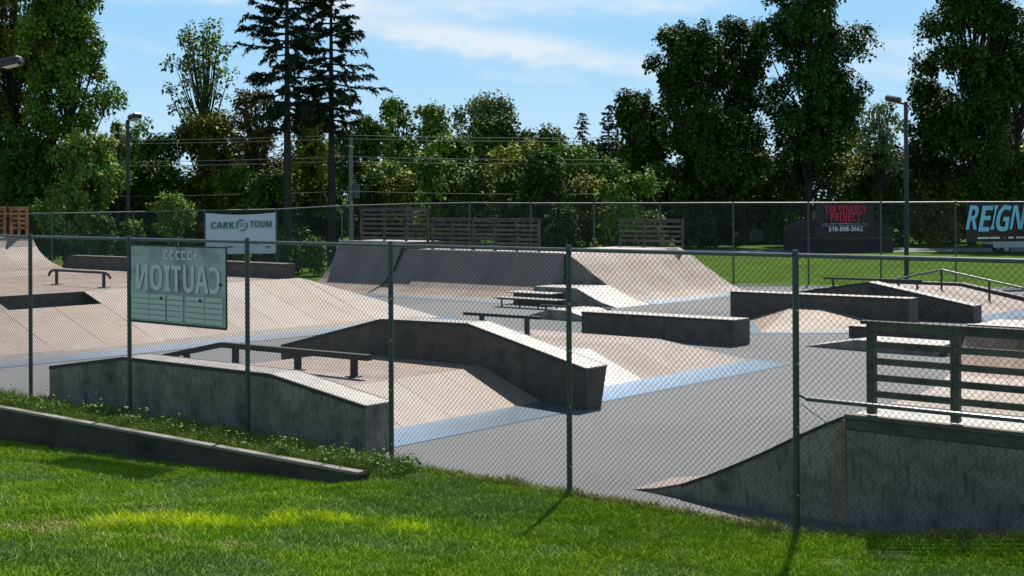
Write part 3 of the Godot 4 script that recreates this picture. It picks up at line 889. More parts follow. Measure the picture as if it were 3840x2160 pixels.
# ---------- banners ----------
func words(parent: Node3D, text: String, tall: float, m: Material, at: Vector3, wide := 0.0, bold := true, lean := 0.0, mirrored := false, called := "lettering") -> void:
	var f := SystemFont.new()
	f.font_names = PackedStringArray(["Droid Sans"])
	f.font_weight = 700 if bold else 400
	var t := TextMesh.new()
	t.text = text
	t.font = f
	t.font_size = 64
	t.pixel_size = tall / 46.0
	t.depth = 0.006
	t.curve_step = 4.0
	var o := part(called, t, m, parent)
	var sx := 1.0
	if wide > 0.0:
		sx = wide / maxf(t.get_aabb().size.x, 0.01)
	if mirrored: sx = -sx
	o.transform = Transform3D(Basis(Vector3(sx, 0, 0), Vector3(lean, 1, 0), Vector3(0, 0, 1)), at)

func cloth(wide: float, tall: float, sag: float, bulge: float, nseed: int) -> ArrayMesh:
	var n := FastNoiseLite.new(); n.seed = nseed; n.frequency = 0.9
	var st := SurfaceTool.new()
	st.begin(Mesh.PRIMITIVE_TRIANGLES)
	var nx := 24; var ny := 14
	var at := func(i: int, j: int, back: float) -> Vector3:
		var u := float(i) / nx; var v := float(j) / ny
		var y := lerpf(-tall / 2, tall / 2, v) - sag * sin(u * PI) * smoothstep(0.55, 1.0, v)
		return Vector3((u - 0.5) * wide, y, bulge * n.get_noise_2d(u * 3.0, v * 2.0) * 2.0 * sin(v * PI) - back)
	for back in [0.0, 0.006]:
		for i in nx:
			for j in ny:
				quad(st, at.call(i, j, back), at.call(i, j + 1, back), at.call(i + 1, j + 1, back), at.call(i + 1, j, back))
	st.generate_normals()
	return st.commit()

func banners() -> void:
	# back of the caution banner on the near fence
	var o := thing("caution_banner", "grey green caution banner seen from behind, hung on the near fence at the left", "banner", -10.93, -0.06, 0.0)
	var wide := 2.52
	var vinyl := mat(0.40, 0.42, 0.45, 0.5, M.concrete.detail_albedo, Vector3.ONE * 0.6)
	vinyl.backlight = Color(0.62, 0.70, 0.70)
	var pale := mat(0.60, 0.59, 0.62, 0.6); pale.backlight = Color(0.6, 0.6, 0.62)
	var row := mat(0.52, 0.55, 0.52, 0.6); row.backlight = Color(0.6, 0.64, 0.62)
	var hem := mat(0.02, 0.03, 0.03, 0.6)
	var c := part("cloth", cloth(wide, 1.26, 0.015, 0.004, 3), vinyl, o)
	c.position = Vector3(0, 2.27, 0)
	words(o, "CAUTION", 0.42, pale, Vector3(0.02, 2.37, 0.014), 2.2, true, 0.0, true)
	for k in 5:
		var st := st_new()
		var x := 0.36 - k * 0.155
		prism_b(st, [[origin.x + x - 0.06, 2.68], [origin.x + x + 0.06, 2.68], [origin.x + x + 0.06, 2.70], [origin.x + x - 0.02, 2.72], [origin.x + x - 0.02, 2.78], [origin.x + x + 0.06, 2.80], [origin.x + x + 0.06, 2.825], [origin.x + x - 0.06, 2.825]], origin.z - 0.014, origin.z - 0.010)
		part("worn_letter", done(st), pale, o)
	for k in 5:
		for s in 5:
			var x0 := -1.22 + s * 0.49; var w := 0.475 - 0.03 * ((k * 3 + s) % 3)
			block("print_row", row, o, origin.x + x0, origin.x + x0 + w, 2.075 - k * 0.087 - 0.036, 2.075 - k * 0.087 + 0.034, origin.z - 0.013, origin.z - 0.010)
	for e in [[-1.265, 1.265, 1.625, 1.66], [-1.265, 1.265, 2.885, 2.905]]:
		block("hem", hem, o, origin.x + e[0], origin.x + e[1], e[2], e[3], origin.z - 0.012, origin.z + 0.012)
	for e in [[-1.275, -1.255], [1.25, 1.275]]:
		block("hem", hem, o, origin.x + e[0], origin.x + e[1], 1.66, 2.885, origin.z - 0.012, origin.z + 0.012)
	for g in [[0.52, 2.76, 1], [-1.05, 2.33, 1], [0.02, 2.33, 1], [1.13, 2.32, 0], [-0.4, 2.05, 0], [0.62, 2.05, 0]]:
		block("hole_patch", M.lens if g[2] == 1 else hem, o, origin.x + g[0] - 0.03, origin.x + g[0] + 0.03, g[1] - 0.025, g[1] + 0.025, origin.z - 0.020, origin.z - 0.012)  # holes as patches; the pale ones have light from behind painted in
	# white banner on the far fence
	var green := mat(0.02, 0.17, 0.11, 0.6)
	var white := mat(0.62, 0.64, 0.70, 0.55)
	var grey_print := mat(0.36, 0.35, 0.46, 0.6)
	o = thing_at("white_banner", "white banner with faded green lettering on the far fence at the left", "banner", Vector3(-12.2, 0, -60.35), 0.32)
	c = part("cloth", cloth(3.1, 1.85, 0.09, 0.02, 8), white, o)
	c.position = Vector3(0, 2.22, 0)
	words(o, "CARK", 0.30, green, Vector3(-0.82, 2.58, 0.06), 1.02)
	words(o, "TOUM", 0.30, green, Vector3(0.90, 2.62, 0.06), 0.98)
	var ring := st_new()
	for k in 20:
		var t0 := TAU * k / 20.0; var t1 := TAU * (k + 1) / 20.0
		if k % 10 == 2 or k % 10 == 3: continue
		quad(ring, Vector3(cos(t0) * 0.2, sin(t0) * 0.2, 0), Vector3(cos(t1) * 0.2, sin(t1) * 0.2, 0), Vector3(cos(t1) * 0.26, sin(t1) * 0.26, 0), Vector3(cos(t0) * 0.26, sin(t0) * 0.26, 0))
	var rg := part("ring_emblem", done(ring), green, o); rg.position = Vector3(0.04, 2.58, 0.06)
	var dot := st_new(); tube(dot, Vector3(0, 0, 0), Vector3(0, 0, 0.01), 0.10, 0.10, 12)
	var dt := part("emblem", done(dot), grey_print, o); dt.position = Vector3(0.04, 2.60, 0.05)
	for k in 3: 
		var bar := part("print_row", bevel_box(Vector3([0.3, 0.16, 0.22][k], 0.05, 0.008)), M.grey_steel, o)
		bar.position = Vector3([-0.5, 0.7, 1.2][k], [1.62, 1.75, 1.6][k], 0.05)
	# black banner with red writing
	var black := mat(0.022, 0.018, 0.020, 0.6)
	var red := mat(0.62, 0.025, 0.075, 0.6)
	red.backlight = Color(0.5, 0.5, 0.5)
	var silver := mat(0.22, 0.22, 0.23, 0.6)
	var bright := mat(0.72, 0.72, 0.74, 0.6)
	o = thing_at("black_banner", "black banner with red hand lettering and a phone number on the far fence", "banner", Vector3(14.05, 0, -56.6), 0.27)
	c = part("cloth", cloth(2.75, 1.42, 0.03, 0.02, 12), black, o); c.position = Vector3(0, 2.73, 0)
	words(o, "THE SYNERGY", 0.33, red, Vector3(0.0, 3.18, 0.06), 1.95, true, -0.12)
	words(o, "PROJECT", 0.34, red, Vector3(-0.02, 2.86, 0.06), 1.42, true, 0.06)
	for k in 2:
		for s in 6:
			var w := 0.24 + 0.05 * ((s * 5 + k * 3) % 4)
			var bar := part("print_row", bevel_box(Vector3(w, 0.045, 0.008)), silver, o)
			bar.position = Vector3(-0.95 + s * 0.37, 2.60 - k * 0.075, 0.05)
	words(o, "518-898-3662", 0.19, bright, Vector3(0.0, 2.37, 0.06), 1.6)
	# brown banner with blue writing
	var brown := mat(0.036, 0.018, 0.014, 0.6, M.concrete.detail_albedo, Vector3.ONE * 0.5)
	var blue := mat(0.24, 0.62, 0.74, 0.6)
	o = thing_at("brown_banner", "dark brown banner with big light blue brush lettering at the right picture edge", "banner", Vector3(20.4, 0, -54.85), 0.28)
	c = part("cloth", cloth(4.4, 1.56, 0.02, 0.02, 15), brown, o); c.position = Vector3(0.08, 2.65, 0)
	var xs := [-1.87, -1.27, -0.84, -0.42, 0.28]; var ws := [0.52, 0.50, 0.17, 0.62, 0.62]
	for k in 5:
		words(o, "REIGN"[k], 0.98 + 0.06 * (k % 2), blue, Vector3(xs[k], 2.84 - 0.05 * (k % 2), 0.06), ws[k], true, 0.22, false, "letter")
	for k in 5:
		var w: float = [0.55, 0.45, 0.12, 0.25, 0.5][k]
		var bar := part("print_row", bevel_box(Vector3(w, 0.07, 0.008)), M.lens if k != 2 else silver, o)
		bar.position = Vector3([-1.35, -0.8, -0.35, -0.05, 0.45][k], 2.03, 0.05)

# ---------- lamps, poles, cables ----------
func lamp(label: String, at: Vector3, tall: float, yaw: float, arm := 0.55) -> void:
	var o := thing_at("light_pole", label, "lamp post", at, yaw)
	var st := st_new()
	tube(st, Vector3(0, -0.2, 0), Vector3(0, tall, 0), 0.10, 0.085, 10)
	part("pole", done(st), M.bronze, o)
	block("base_plate", M.bronze, o, -0.2, 0.2, 0.0, 0.04, -0.2, 0.2)
	st = st_new()
	tube(st, Vector3(0, tall - 0.1, 0), Vector3(arm, tall + 0.08, 0), 0.05, 0.05, 8)
	part("arm", done(st), M.bronze, o)
	var h := part("lamp_head", bevel_box(Vector3(0.62, 0.26, 0.5), 0.07), M.bronze, o)
	h.position = Vector3(arm * 0.6 + 0.2, tall + 0.14, 0); h.rotation.z = 0.22
	var l := part("lens", bevel_box(Vector3(0.46, 0.03, 0.38), 0.01), M.lens, h)
	l.position = Vector3(0, -0.14, 0)

func poles() -> void:
	lamp("dark lamp post with pale box head left of the white banner", Vector3(-19.15, 0, -66.9), 7.75, -0.6)
	lamp("dark lamp post with box head at the right, behind the black banner's side", Vector3(16.75, 0, -57.0), 7.75, 2.6)
	lamp("dark lamp post outside the frame with its box head jutting in at the upper left", Vector3(-16.15, 0, -40.6), 7.75, 0.0, 1.35)
	# the head of the third post is on a longer arm
	for p in [[-8.94, -74.5, 7.2, "pale slim utility pole right of the two spruces"], [-21.9, -74.5, 8.0, "dark utility pole left of the left lamp post"]]:
		var o := thing_at("utility_pole", p[3], "utility pole", Vector3(p[0], 0, p[1]))
		var st := st_new()
		tube(st, Vector3(0, -0.2, 0), Vector3(0, p[2], 0), 0.15, 0.11, 8)
		part("pole", done(st), M.pole_wood if p[0] > -20 else M.bark, o)
		var ca := part("cross_arm", bevel_box(Vector3(0.12, 0.12, 1.6)), M.pole_wood, o); ca.position = Vector3(0, p[2] - 0.5, 0)
		var tr := st_new(); tube(tr, Vector3(0.28, p[2] - 3.4, 0), Vector3(0.28, p[2] - 2.6, 0), 0.2, 0.2, 10)
		part("transformer", done(tr), M.grey_steel, o)
	var hs := [[7.15, "highest"], [6.95, "second highest"], [5.95, "middle"], [5.7, "second lowest"], [4.05, "lowest"]]
	for k in hs.size():
		var o := thing_at("utility_cable", "%s of the pale utility cables strung in front of the trees" % hs[k][1], "cable", Vector3(-42, hs[k][0] + 0.15, -74.3 + 0.2 * k), 0.0, "utility cables")
		var st := st_new()
		var last := Vector3.ZERO
		for i in range(1, 17):
			var x := i * 3.0
			var s := fposmod(x - 33.06, 25.92) / 25.92
			var p := Vector3(x, -0.22 * 4.0 * s * (1.0 - s), x * 0.008)
			tube(st, last, p, 0.014, 0.014, 4)
			last = p
		part("cable", done(st), M.cable, o)

# ---------- background buildings and cars ----------
func background() -> void:
	var o := thing_at("storage_shed", "dark brown shed with rounded roof behind the black banner", "shed", Vector3(23.0, 0, -93.0), 0.0)
	var st := st_new()
	var ring := []
	for i in 13:
		var t := PI * i / 12.0
		ring.append([cos(t) * 3.4, 1.4 + sin(t) * 0.95])
	ring = [[3.4, 0.0]] + ring + [[-3.4, 0.0]]
	prism_b(st, ring, 0.0, 4.0)
	part("shell", done(st), mat(0.030, 0.022, 0.024, 0.8), o)
	block("door", mat(0.05, 0.028, 0.024, 0.8), o, -1.5, 1.5, 0.0, 1.7, -0.04, -0.005)
	block("ridge_board", M.old_timber[0], o, -3.45, 3.45, 0.9, 1.02, -0.06, -0.03)
	for c in [["white parked van beyond the far lawn under the brown banner", 34.2, -90.0, 1, 0.5], ["grey parked car at the right picture edge under the brown banner", 39.4, -90.4, 0, 0.30]]:
		car(c[0], Vector3(c[1], 0.0, c[2]), c[3] == 1, c[4])
	for h in [["white house glimpsed between the trunks right of the short guard rail", 23.5, -118.0, 7.0], ["white cottage glimpsed through the trees further left of the shed", 12.0, -124.0, 6.0]]:
		var b := thing_at("house", h[0], "house", Vector3(h[1], 0, h[2]))
		var w: float = h[3]
		block("wall", mat(0.68, 0.66, 0.60, 0.8), b, -w / 2, w / 2, 0.0, 2.7, 0.0, 5.0)
		st = st_new()
		prism_b(st, [[-w / 2 - 0.3, 2.71], [w / 2 + 0.3, 2.71], [0.0, 4.7]], -0.3, 5.3)
		part("roof", done(st), mat(0.10, 0.095, 0.09, 0.9), b)
		for x in [-0.3, 0.12]:
			var f := block("window", M.lens, b, w * x, w * x + 1.0, 1.0, 2.1, -0.06, -0.003)
			var g := part("pane", bevel_box(Vector3(0.84, 0.94, 0.02)), mat(0.05, 0.06, 0.07, 0.1), f); g.position = Vector3(0, 0, 0.035)
		block("door", mat(0.12, 0.06, 0.04, 0.6), b, -0.4, 0.5, 0.0, 2.0, -0.05, -0.003)

func car(label: String, at: Vector3, van: bool, tone: float) -> void:
	var o := thing_at("parked_car", label, "car", at, 0.05, "parked cars beyond the far lawn")
	var paint := mat(tone, tone, tone * 1.02, 0.3)
	var glass := mat(0.03, 0.035, 0.04, 0.08)
	var prof := [[-2.3, 0.4], [-2.35, 0.9], [-1.6, 1.05], [-1.0, 1.9], [2.2, 1.95], [2.35, 1.2], [2.35, 0.4]] if van else [[-2.2, 0.35], [-2.25, 0.75], [-1.3, 0.9], [-0.6, 1.40], [0.9, 1.42], [1.6, 0.98], [2.2, 0.9], [2.25, 0.38]]
	var st := st_new()
	prism_b(st, prof, -0.85, 0.85)
	part("body", done(st), paint, o)
	for s in ([[-0.9, 0.2], [0.3, 1.3]] if van else [[-0.5, 0.15], [0.22, 0.9]]):
		block("window", glass, o, s[0], s[1], 1.2 if van else 0.98, 1.7 if van else 1.32, -0.862, -0.852)
	for x in [-1.4, 1.4]:
		for b in [-0.8, 0.62]:
			st = st_new()
			tube(st, L(x, 0.32, b), L(x, 0.32, b + 0.2), 0.32, 0.32, 14)
			var wheel := part("wheel", done(st), mat(0.02, 0.02, 0.02, 0.8), o)
			st = st_new()
			tube(st, L(x, 0.32, b - 0.01), L(x, 0.32, b + 0.21), 0.18, 0.18, 12)
			part("rim", done(st), M.coping, wheel)
	block("headlight", M.lens, o, -2.31, -2.2, 0.7, 0.82, -0.7, -0.45)
	block("headlight", M.lens, o, -2.31, -2.2, 0.7, 0.82, 0.45, 0.7)
	block("bumper", M.black_steel, o, -2.42, -2.3, 0.4, 0.6, -0.8, 0.8)

# ---------- plants ----------
var sprays := {}
func leaf_spray(n: int, radius: float, long: float, nseed: int) -> ArrayMesh:
	var key := "%d %.2f %.2f %d" % [n, radius, long, nseed]
	if sprays.has(key): return sprays[key]
	var r := RandomNumberGenerator.new(); r.seed = nseed
	var st := SurfaceTool.new()
	st.begin(Mesh.PRIMITIVE_TRIANGLES)
	for i in n:
		var c := Vector3(r.randfn(0, 0.5), r.randfn(0, 0.4), r.randfn(0, 0.5)) * radius
		var d := Vector3(r.randf_range(-1, 1), r.randf_range(-0.9, 0.35), r.randf_range(-1, 1)).normalized()
		var u := d.cross(Vector3(r.randf_range(-0.6, 0.6), 1, r.randf_range(-0.6, 0.6))).normalized()
		var l := long * r.randf_range(0.7, 1.25); var w := l * r.randf_range(0.27, 0.36)
		var nrm := u.cross(d)
		var v := r.randf_range(0.75, 1.25)
		st.set_color(Color(v, v, v))
		var mid := c + d * l * 0.45 + nrm * l * 0.08
		tri(st, c, mid + u * w, c + d * l)
		tri(st, c, c + d * l, mid - u * w)
	st.generate_normals()
	sprays[key] = st.commit()
	return sprays[key]

func scatter(called: String, mesh: Mesh, m: Material, xf: Array, cols: Array, parent: Node3D) -> MultiMeshInstance3D:
	var mm := MultiMesh.new()
	mm.transform_format = MultiMesh.TRANSFORM_3D
	mm.use_colors = true
	mm.mesh = mesh
	mm.instance_count = xf.size()
	for i in xf.size():
		mm.set_instance_transform(i, xf[i]); mm.set_instance_color(i, cols[i])
	var o := MultiMeshInstance3D.new()
	o.name = called
	o.multimesh = mm
	o.material_override = m
	parent.add_child(o, true)
	o.set_meta("kind", "stuff")
	return o

func spin(r: RandomNumberGenerator, s: float) -> Basis:
	return Basis.from_euler(Vector3(r.randf_range(-0.5, 0.5), r.randf() * TAU, r.randf_range(-0.5, 0.5))).scaled(Vector3.ONE * s)

const TONES := {
	"mid": Color(0.124, 0.217, 0.031), "olive": Color(0.155, 0.186, 0.028), "bright": Color(0.186, 0.279, 0.053), "dark": Color(0.070, 0.124, 0.028),
	"yellow": Color(0.232, 0.279, 0.037), "brown": Color(0.124, 0.109, 0.037), "pale": Color(0.171, 0.232, 0.093), "black": Color(0.056, 0.105, 0.025),
}

func broad_tree(label: String, at: Vector3, tall: float, low: float, r: float, dens: float, tone: String, nseed: int, group: String) -> void:
	var rg := RandomNumberGenerator.new(); rg.seed = nseed
	var shrub := tall < 4.6
	var o := thing_at("shrub" if shrub else "tree", label, "shrub" if shrub else "tree", at, 0.0, group)
	low = minf(low, tall * 0.55)
	var st := st_new()
	var tr := clampf(tall * 0.017, 0.03, 0.32)
	var crown_mid := (tall + low) / 2
	var bend := Vector3(rg.randf_range(-0.5, 0.5), 0, rg.randf_range(-0.4, 0.4)) * r * 0.35
	var trunk := func(t: float) -> Vector3: return Vector3(0, -0.2, 0).lerp(Vector3(0, tall * 0.93, 0), t) + bend * sin(t * 2.6) 
	for i in 8: tube(st, trunk.call(i / 8.0), trunk.call((i + 1) / 8.0), tr * (1.1 - i * 0.12), tr * (1.1 - (i + 1) * 0.12), 7)
	# clumps of foliage carried by limbs
	var half := (tall - low) / 2
	var lobes := []
	var count := int(clampf((10.0 + half * 4.2 / maxf(r, 0.6) * 4.0) * 1.6, 18, 70))
	for i in count:
		var t := rg.randf()
		var y := lerpf(low, tall * 0.97, pow(t, 0.85))
		var f := (y - crown_mid) / half
		var rim := r * sqrt(maxf(0.06, 1.0 - f * f * (0.85 if f > 0 else 0.6))) * rg.randf_range(0.72, 1.15)
		var ang := rg.randf() * TAU
		var rr := rim * sqrt(rg.randf()) * 0.92
		var c := Vector3(cos(ang) * rr, y, sin(ang) * rr) + bend * 0.6
		lobes.append([c, clampf(r * rg.randf_range(0.15, 0.36), 0.16, 2.6)])
	for l in lobes:
		var c: Vector3 = l[0]
		var t0 := clampf((c.y - c.length() * 0.25 - rg.randf() * half * 0.3) / tall, 0.1, 0.9)
		var p: Vector3 = trunk.call(t0)
		var m := p.lerp(c, 0.5) + Vector3(0, -0.12 * p.distance_to(c), 0)
		tube(st, p, m, tr * 0.30, tr * 0.2, 5); tube(st, m, c, tr * 0.2, tr * 0.06, 5)
	part("trunk", done(st), M.bark, o)
	var xf := []; var cols := []
	var base: Color = TONES[tone]
	var unit := clampf(-at.z / 82.0, 0.85, 1.6)
	if shrub: unit = 0.62
	for l in lobes:
		var c: Vector3 = l[0]; var lr: float = l[1]
		var n := int(clampf(lr * lr * 52.0 * dens / (unit * unit), 3, 170))
		var tint := rg.randf_range(0.75, 1.3)
		var warm := rg.randf()
		for i in n:
			var d := Vector3(rg.randfn(), rg.randfn() * 0.8, rg.randfn()).normalized()
			var q := c + d * lr * pow(rg.randf(), 0.4) * rg.randf_range(0.85, 1.2)
			if q.y < 0.05: continue
			xf.append(Transform3D(spin(rg, unit * rg.randf_range(0.7, 1.2)), q))
			var v := tint * rg.randf_range(0.75, 1.3)
			var col := Color(base.r * v * (1.0 + 0.35 * warm * rg.randf()), base.g * v, base.b * v)
			if tone in ["olive", "yellow", "mid"] and rg.randf() < 0.05: col = Color(0.16, 0.12, 0.02)
			cols.append(col)
	scatter("crown", leaf_spray(15, 0.36, 0.25, 5), M.dark_leaf if tone in ["black", "dark"] else M.leaf, xf, cols, o)

func frond() -> ArrayMesh:
	if sprays.has("frond"): return sprays.frond
	var r := RandomNumberGenerator.new(); r.seed = 77
	var st := SurfaceTool.new()
	st.begin(Mesh.PRIMITIVE_TRIANGLES)
	for i in 26:
		var t := r.randf()
		var c := Vector3(t * 0.55 - 0.1, r.randfn(0, 0.03), 0)
		var side := 1.0 if i % 2 == 0 else -1.0
		var d := Vector3(r.randf_range(0.3, 0.8), r.randf_range(-0.55, 0.05), side * r.randf_range(0.4, 1.0)).normalized()
		var l := r.randf_range(0.14, 0.30) * (1.15 - t * 0.6)
		var u := d.cross(Vector3.UP).normalized() * 0.028
		var v := r.randf_range(0.7, 1.3)
		st.set_color(Color(v, v, v))
		tri(st, c - u, c + u, c + d * l + u * 0.4)
		tri(st, c - u + Vector3(0, 0.03, 0), c + d * l * 0.9, c + u - Vector3(0, 0.05, 0))
	st.generate_normals()
	sprays.frond = st.commit()
	return sprays.frond

func spruce(label: String, at: Vector3, tall: float, low: float, r: float, dens: float, nseed: int, group: String) -> void:
	var rg := RandomNumberGenerator.new(); rg.seed = nseed
	var o := thing_at("spruce_tree", label, "tree", at, 0.0, group)
	var st := st_new()
	var tr := clampf(tall * 0.016, 0.08, 0.28)
	for i in 8: tube(st, Vector3(0, tall * i / 8.0 - 0.1, 0), Vector3(0, tall * (i + 1) / 8.0 - 0.1, 0), tr * (1.0 - i * 0.118), tr * (1.0 - (i + 1) * 0.118), 7)
	var xf := []; var cols := []
	var y := low
	var unit := clampf(tall / 15.0, 0.7, 1.2)
	while y < tall - 0.1:
		var f := clampf((y - low) / (tall - low), 0, 1)
		var reach := r * (0.35 + 0.65 * smoothstep(0.0, 0.22, f)) * pow(1.0 - f * 0.93, 0.75)
		var n := rg.randi_range(3, 5)
		for k in n:
			if rg.randf() < 0.10: continue
			var ang := TAU * k / n + rg.randf_range(-0.5, 0.5) + y * 2.1
			var len := reach * rg.randf_range(0.42, 1.15)
			var out := Vector3(cos(ang), 0, sin(ang))
			var droop := lerpf(-0.30, 0.28, pow(f, 1.2)) + rg.randf_range(-0.08, 0.08)
			var pt := func(t: float) -> Vector3: return Vector3(0, y, 0) + out * len * t + Vector3(0, len * (droop * t + 0.16 * t * t), 0)
			tube(st, pt.call(0.0), pt.call(0.5), tr * 0.2, tr * 0.13, 4); tube(st, pt.call(0.5), pt.call(1.0), tr * 0.13, tr * 0.04, 4)
			var m := int(maxf(2.0, len / 0.22 * dens))
			for i in m:
				var t := lerpf(0.22, 1.0, (i + rg.randf()) / m)
				if rg.randf() < 0.24: continue
				var p: Vector3 = pt.call(t)
				var b := Basis(Vector3.UP, -ang + rg.randf_range(-0.9, 0.9)) * Basis(Vector3.BACK, rg.randf_range(-0.8, 0.25)) * Basis(Vector3.RIGHT, rg.randf_range(-0.6, 0.6))
				xf.append(Transform3D(b.scaled(Vector3.ONE * unit * rg.randf_range(0.8, 1.35)), p))
				var v := rg.randf_range(0.65, 1.3)
				cols.append(Color(0.046 * v, 0.066 * v, 0.036 * v))
		y += rg.randf_range(0.22, 0.42) * unit
	part("trunk", done(st), M.bark, o)
	scatter("crown", frond(), M.needle, xf, cols, o)

const TREES := [
	["broad", -23.4, -72, 16.9, 7.5, 2.52, 0.9, "mid", "tall leafy tree right of the left picture edge, towering over the left lamp pole"],
	["broad", -27.7, -75, 18.3, 7.7, 3.00, 1.0, "olive", "tall olive green tree cut by the left picture edge behind the wooden guard rail"],
	["broad", -21.6, -68, 7.3, 3.5, 1.71, 0.9, "bright", "bright bushy tree under the tall left trees, behind the far fence"],
	["broad", -25.3, -70, 7.6, 3.5, 1.97, 0.8, "dark", "shaded bushy tree at the left picture edge behind the wooden guard rail"],
	["broad", -19.5, -84, 15.2, 9.1, 2.61, 0.16, "mid", "thin half bare tree left of the two spruces, sky showing through"],
	["broad", -18.3, -80, 8.9, 3.9, 2.49, 0.8, "olive", "olive and yellow tree below the half bare tree, right of the left lamp pole"],
	["broad", -20.4, -78, 7.8, 3.7, 1.39, 0.8, "dark", "dark small tree just right of the left lamp pole"],
	["broad", -32.1, -112, 10.6, 5.0, 2.49, 0.8, "bright", "distant pale tree seen behind the left lamp head"],
	["spruce", -11.7, -70, 20.0, 7.5, 3.53, 1.0, "", "left one of the two tall dark spruces against the sky"],
	["spruce", -9.8, -73, 18.3, 7.5, 3.24, 0.9, "", "right one of the two tall dark spruces, with open tiers of branches"],
	["broad", -11.7, -78, 9.2, 3.7, 1.27, 0.8, "yellow", "sunlit yellow green tree between the two spruce trunks"],
	["broad", -15.2, -79, 10.5, 4.3, 1.52, 0.5, "brown", "brownish thin tree directly left of the left spruce trunk"],
	["broad", -9.7, -90, 9.4, 4.4, 2.00, 0.8, "dark", "dark olive tree behind the pale utility pole"],
	["broad", -10.7, -130, 13.8, 7.0, 2.31, 0.7, "mid", "distant tree rising right of the spruces, leftmost of the far crowns"],
	["broad", -7.5, -130, 13.1, 7.0, 1.93, 0.8, "bright", "distant light green tree between two far rounded crowns"],
	["broad", -2.5, -135, 14.5, 7.1, 4.32, 0.6, "pale", "broad pale crown, largest of the distant trees under the open sky"],
	["broad", -1.1, -112, 10.6, 6.2, 2.49, 0.9, "dark", "dark rounded tree in front of the broad pale crown"],
	["broad", -5.0, -92, 8.1, 3.7, 3.05, 0.9, "mid", "round green tree behind the tall slatted guard rail"],
	["broad", -8.0, -84, 6.2, 3.6, 1.54, 0.8, "bright", "small bright tree right of the pale utility pole"],
	["broad", 0.1, -90, 7.7, 3.7, 2.45, 0.8, "yellow", "yellow green round tree in the middle of the picture behind the fence"],
	["broad", 4.1, -88, 7.6, 3.6, 2.74, 0.9, "mid", "green tree below the two small distant conifers"],
	["broad", 3.1, -122, 10.2, 6.0, 3.07, 0.9, "dark", "low dark distant tree at the dip of the skyline"],
	["broad", 11.3, -122, 7.1, 3.5, 2.96, 0.8, "mid", "small green tree left of the dark tall trees"],
	["spruce", 6.6, -125, 11.9, 6.8, 1.33, 0.7, "", "left one of the two small distant conifers on the skyline"],
	["spruce", 8.7, -120, 12.3, 6.7, 1.42, 1.3, "", "right one of the two small distant conifers, dense and dark"],
	["broad", 14.4, -108, 18.2, 10.2, 3.46, 1.2, "black", "dark tall tree with stepped left outline, right of the open sky"],
	["broad", 11.1, -112, 12.8, 6.5, 2.49, 1.4, "black", "dark tree forming the lowest left step of the tall dark group"],
	["broad", 19.0, -110, 18.5, 10.3, 2.77, 0.9, "black", "dark tall tree in the middle of the dark group, left of the tallest"],
	["broad", 15.9, -105, 11.2, 3.4, 4.67, 1.5, "black", "deep shaded low tree under the dark tall group"],
	["broad", 23.3, -106, 23.2, 4.7, 4.24, 1.05, "black", "tallest dark tree, left of the gap above the middle right lamp"],
	["broad", 30.6, -128, 14.6, 5.6, 3.22, 0.7, "yellow", "yellow green tree behind the tallest dark tree"],
	["broad", 28.6, -104, 11.4, 5.9, 1.79, 0.35, "pale", "pale feathery tree in the gap left of the right lamp pole"],
	["broad", 32.1, -120, 7.8, 3.4, 3.02, 0.8, "yellow", "yellowish tree low in the gap behind the dark red lettered banner"],
	["broad", 36.3, -106, 23.5, 4.6, 4.71, 1.15, "black", "huge dark tree right of the right lamp pole"],
	["broad", 34.2, -110, 13.6, 4.3, 2.22, 1.3, "black", "dark tree directly behind the right lamp pole"],
	["broad", 41.5, -110, 19.3, 10.2, 2.77, 1.0, "black", "dark tree cut by the upper right picture edge"],
	["broad", 42.5, -116, 9.8, 3.5, 2.58, 0.9, "bright", "bright bushy tree at the right picture edge above the blue lettered banner"],
	["broad", -16.5, -65, 4.1, 1.9, 1.06, 0.9, "bright", "leafy shrub behind the far fence between left lamp pole and white banner"],
	["broad", -22.1, -66, 4.4, 1.9, 1.47, 0.8, "bright", "leafy shrub behind the far fence left of the left lamp pole"],
	["broad", -19.2, -63, 3.0, 1.0, 0.78, 1.2, "dark", "low dark shrub right of the orange brown guard rail, behind the far fence"],
	["broad", -18.1, -64, 2.7, 1.0, 0.72, 1.2, "mid", "low green shrub right beside the left lamp post foot"],
	["broad", -11.3, -64, 2.1, 0.4, 0.76, 1.2, "dark", "low dark shrub behind the lower right part of the white banner"],
	["broad", 2.7, -67, 3.3, 0.9, 0.95, 1.5, "black", "dark rounded evergreen shrub behind the fence left of the short slatted guard"],
	["broad", 9.2, -103, 3.2, 0.7, 1.83, 0.9, "yellow", "bright yellow green shrub above the short slatted guard rail"],
	["broad", 14.3, -100, 2.0, 0.3, 1.33, 1.3, "black", "dark small shrub right of the short slatted guard rail"],
	["broad", -10.9, -66, 1.6, 0.3, 0.51, 1.0, "mid", "small green shrub below the white banner's right edge"],
	["broad", -9.7, -66, 1.8, 0.3, 0.59, 1.0, "mid", "small green shrub left of the tall quarter pipe"],
]

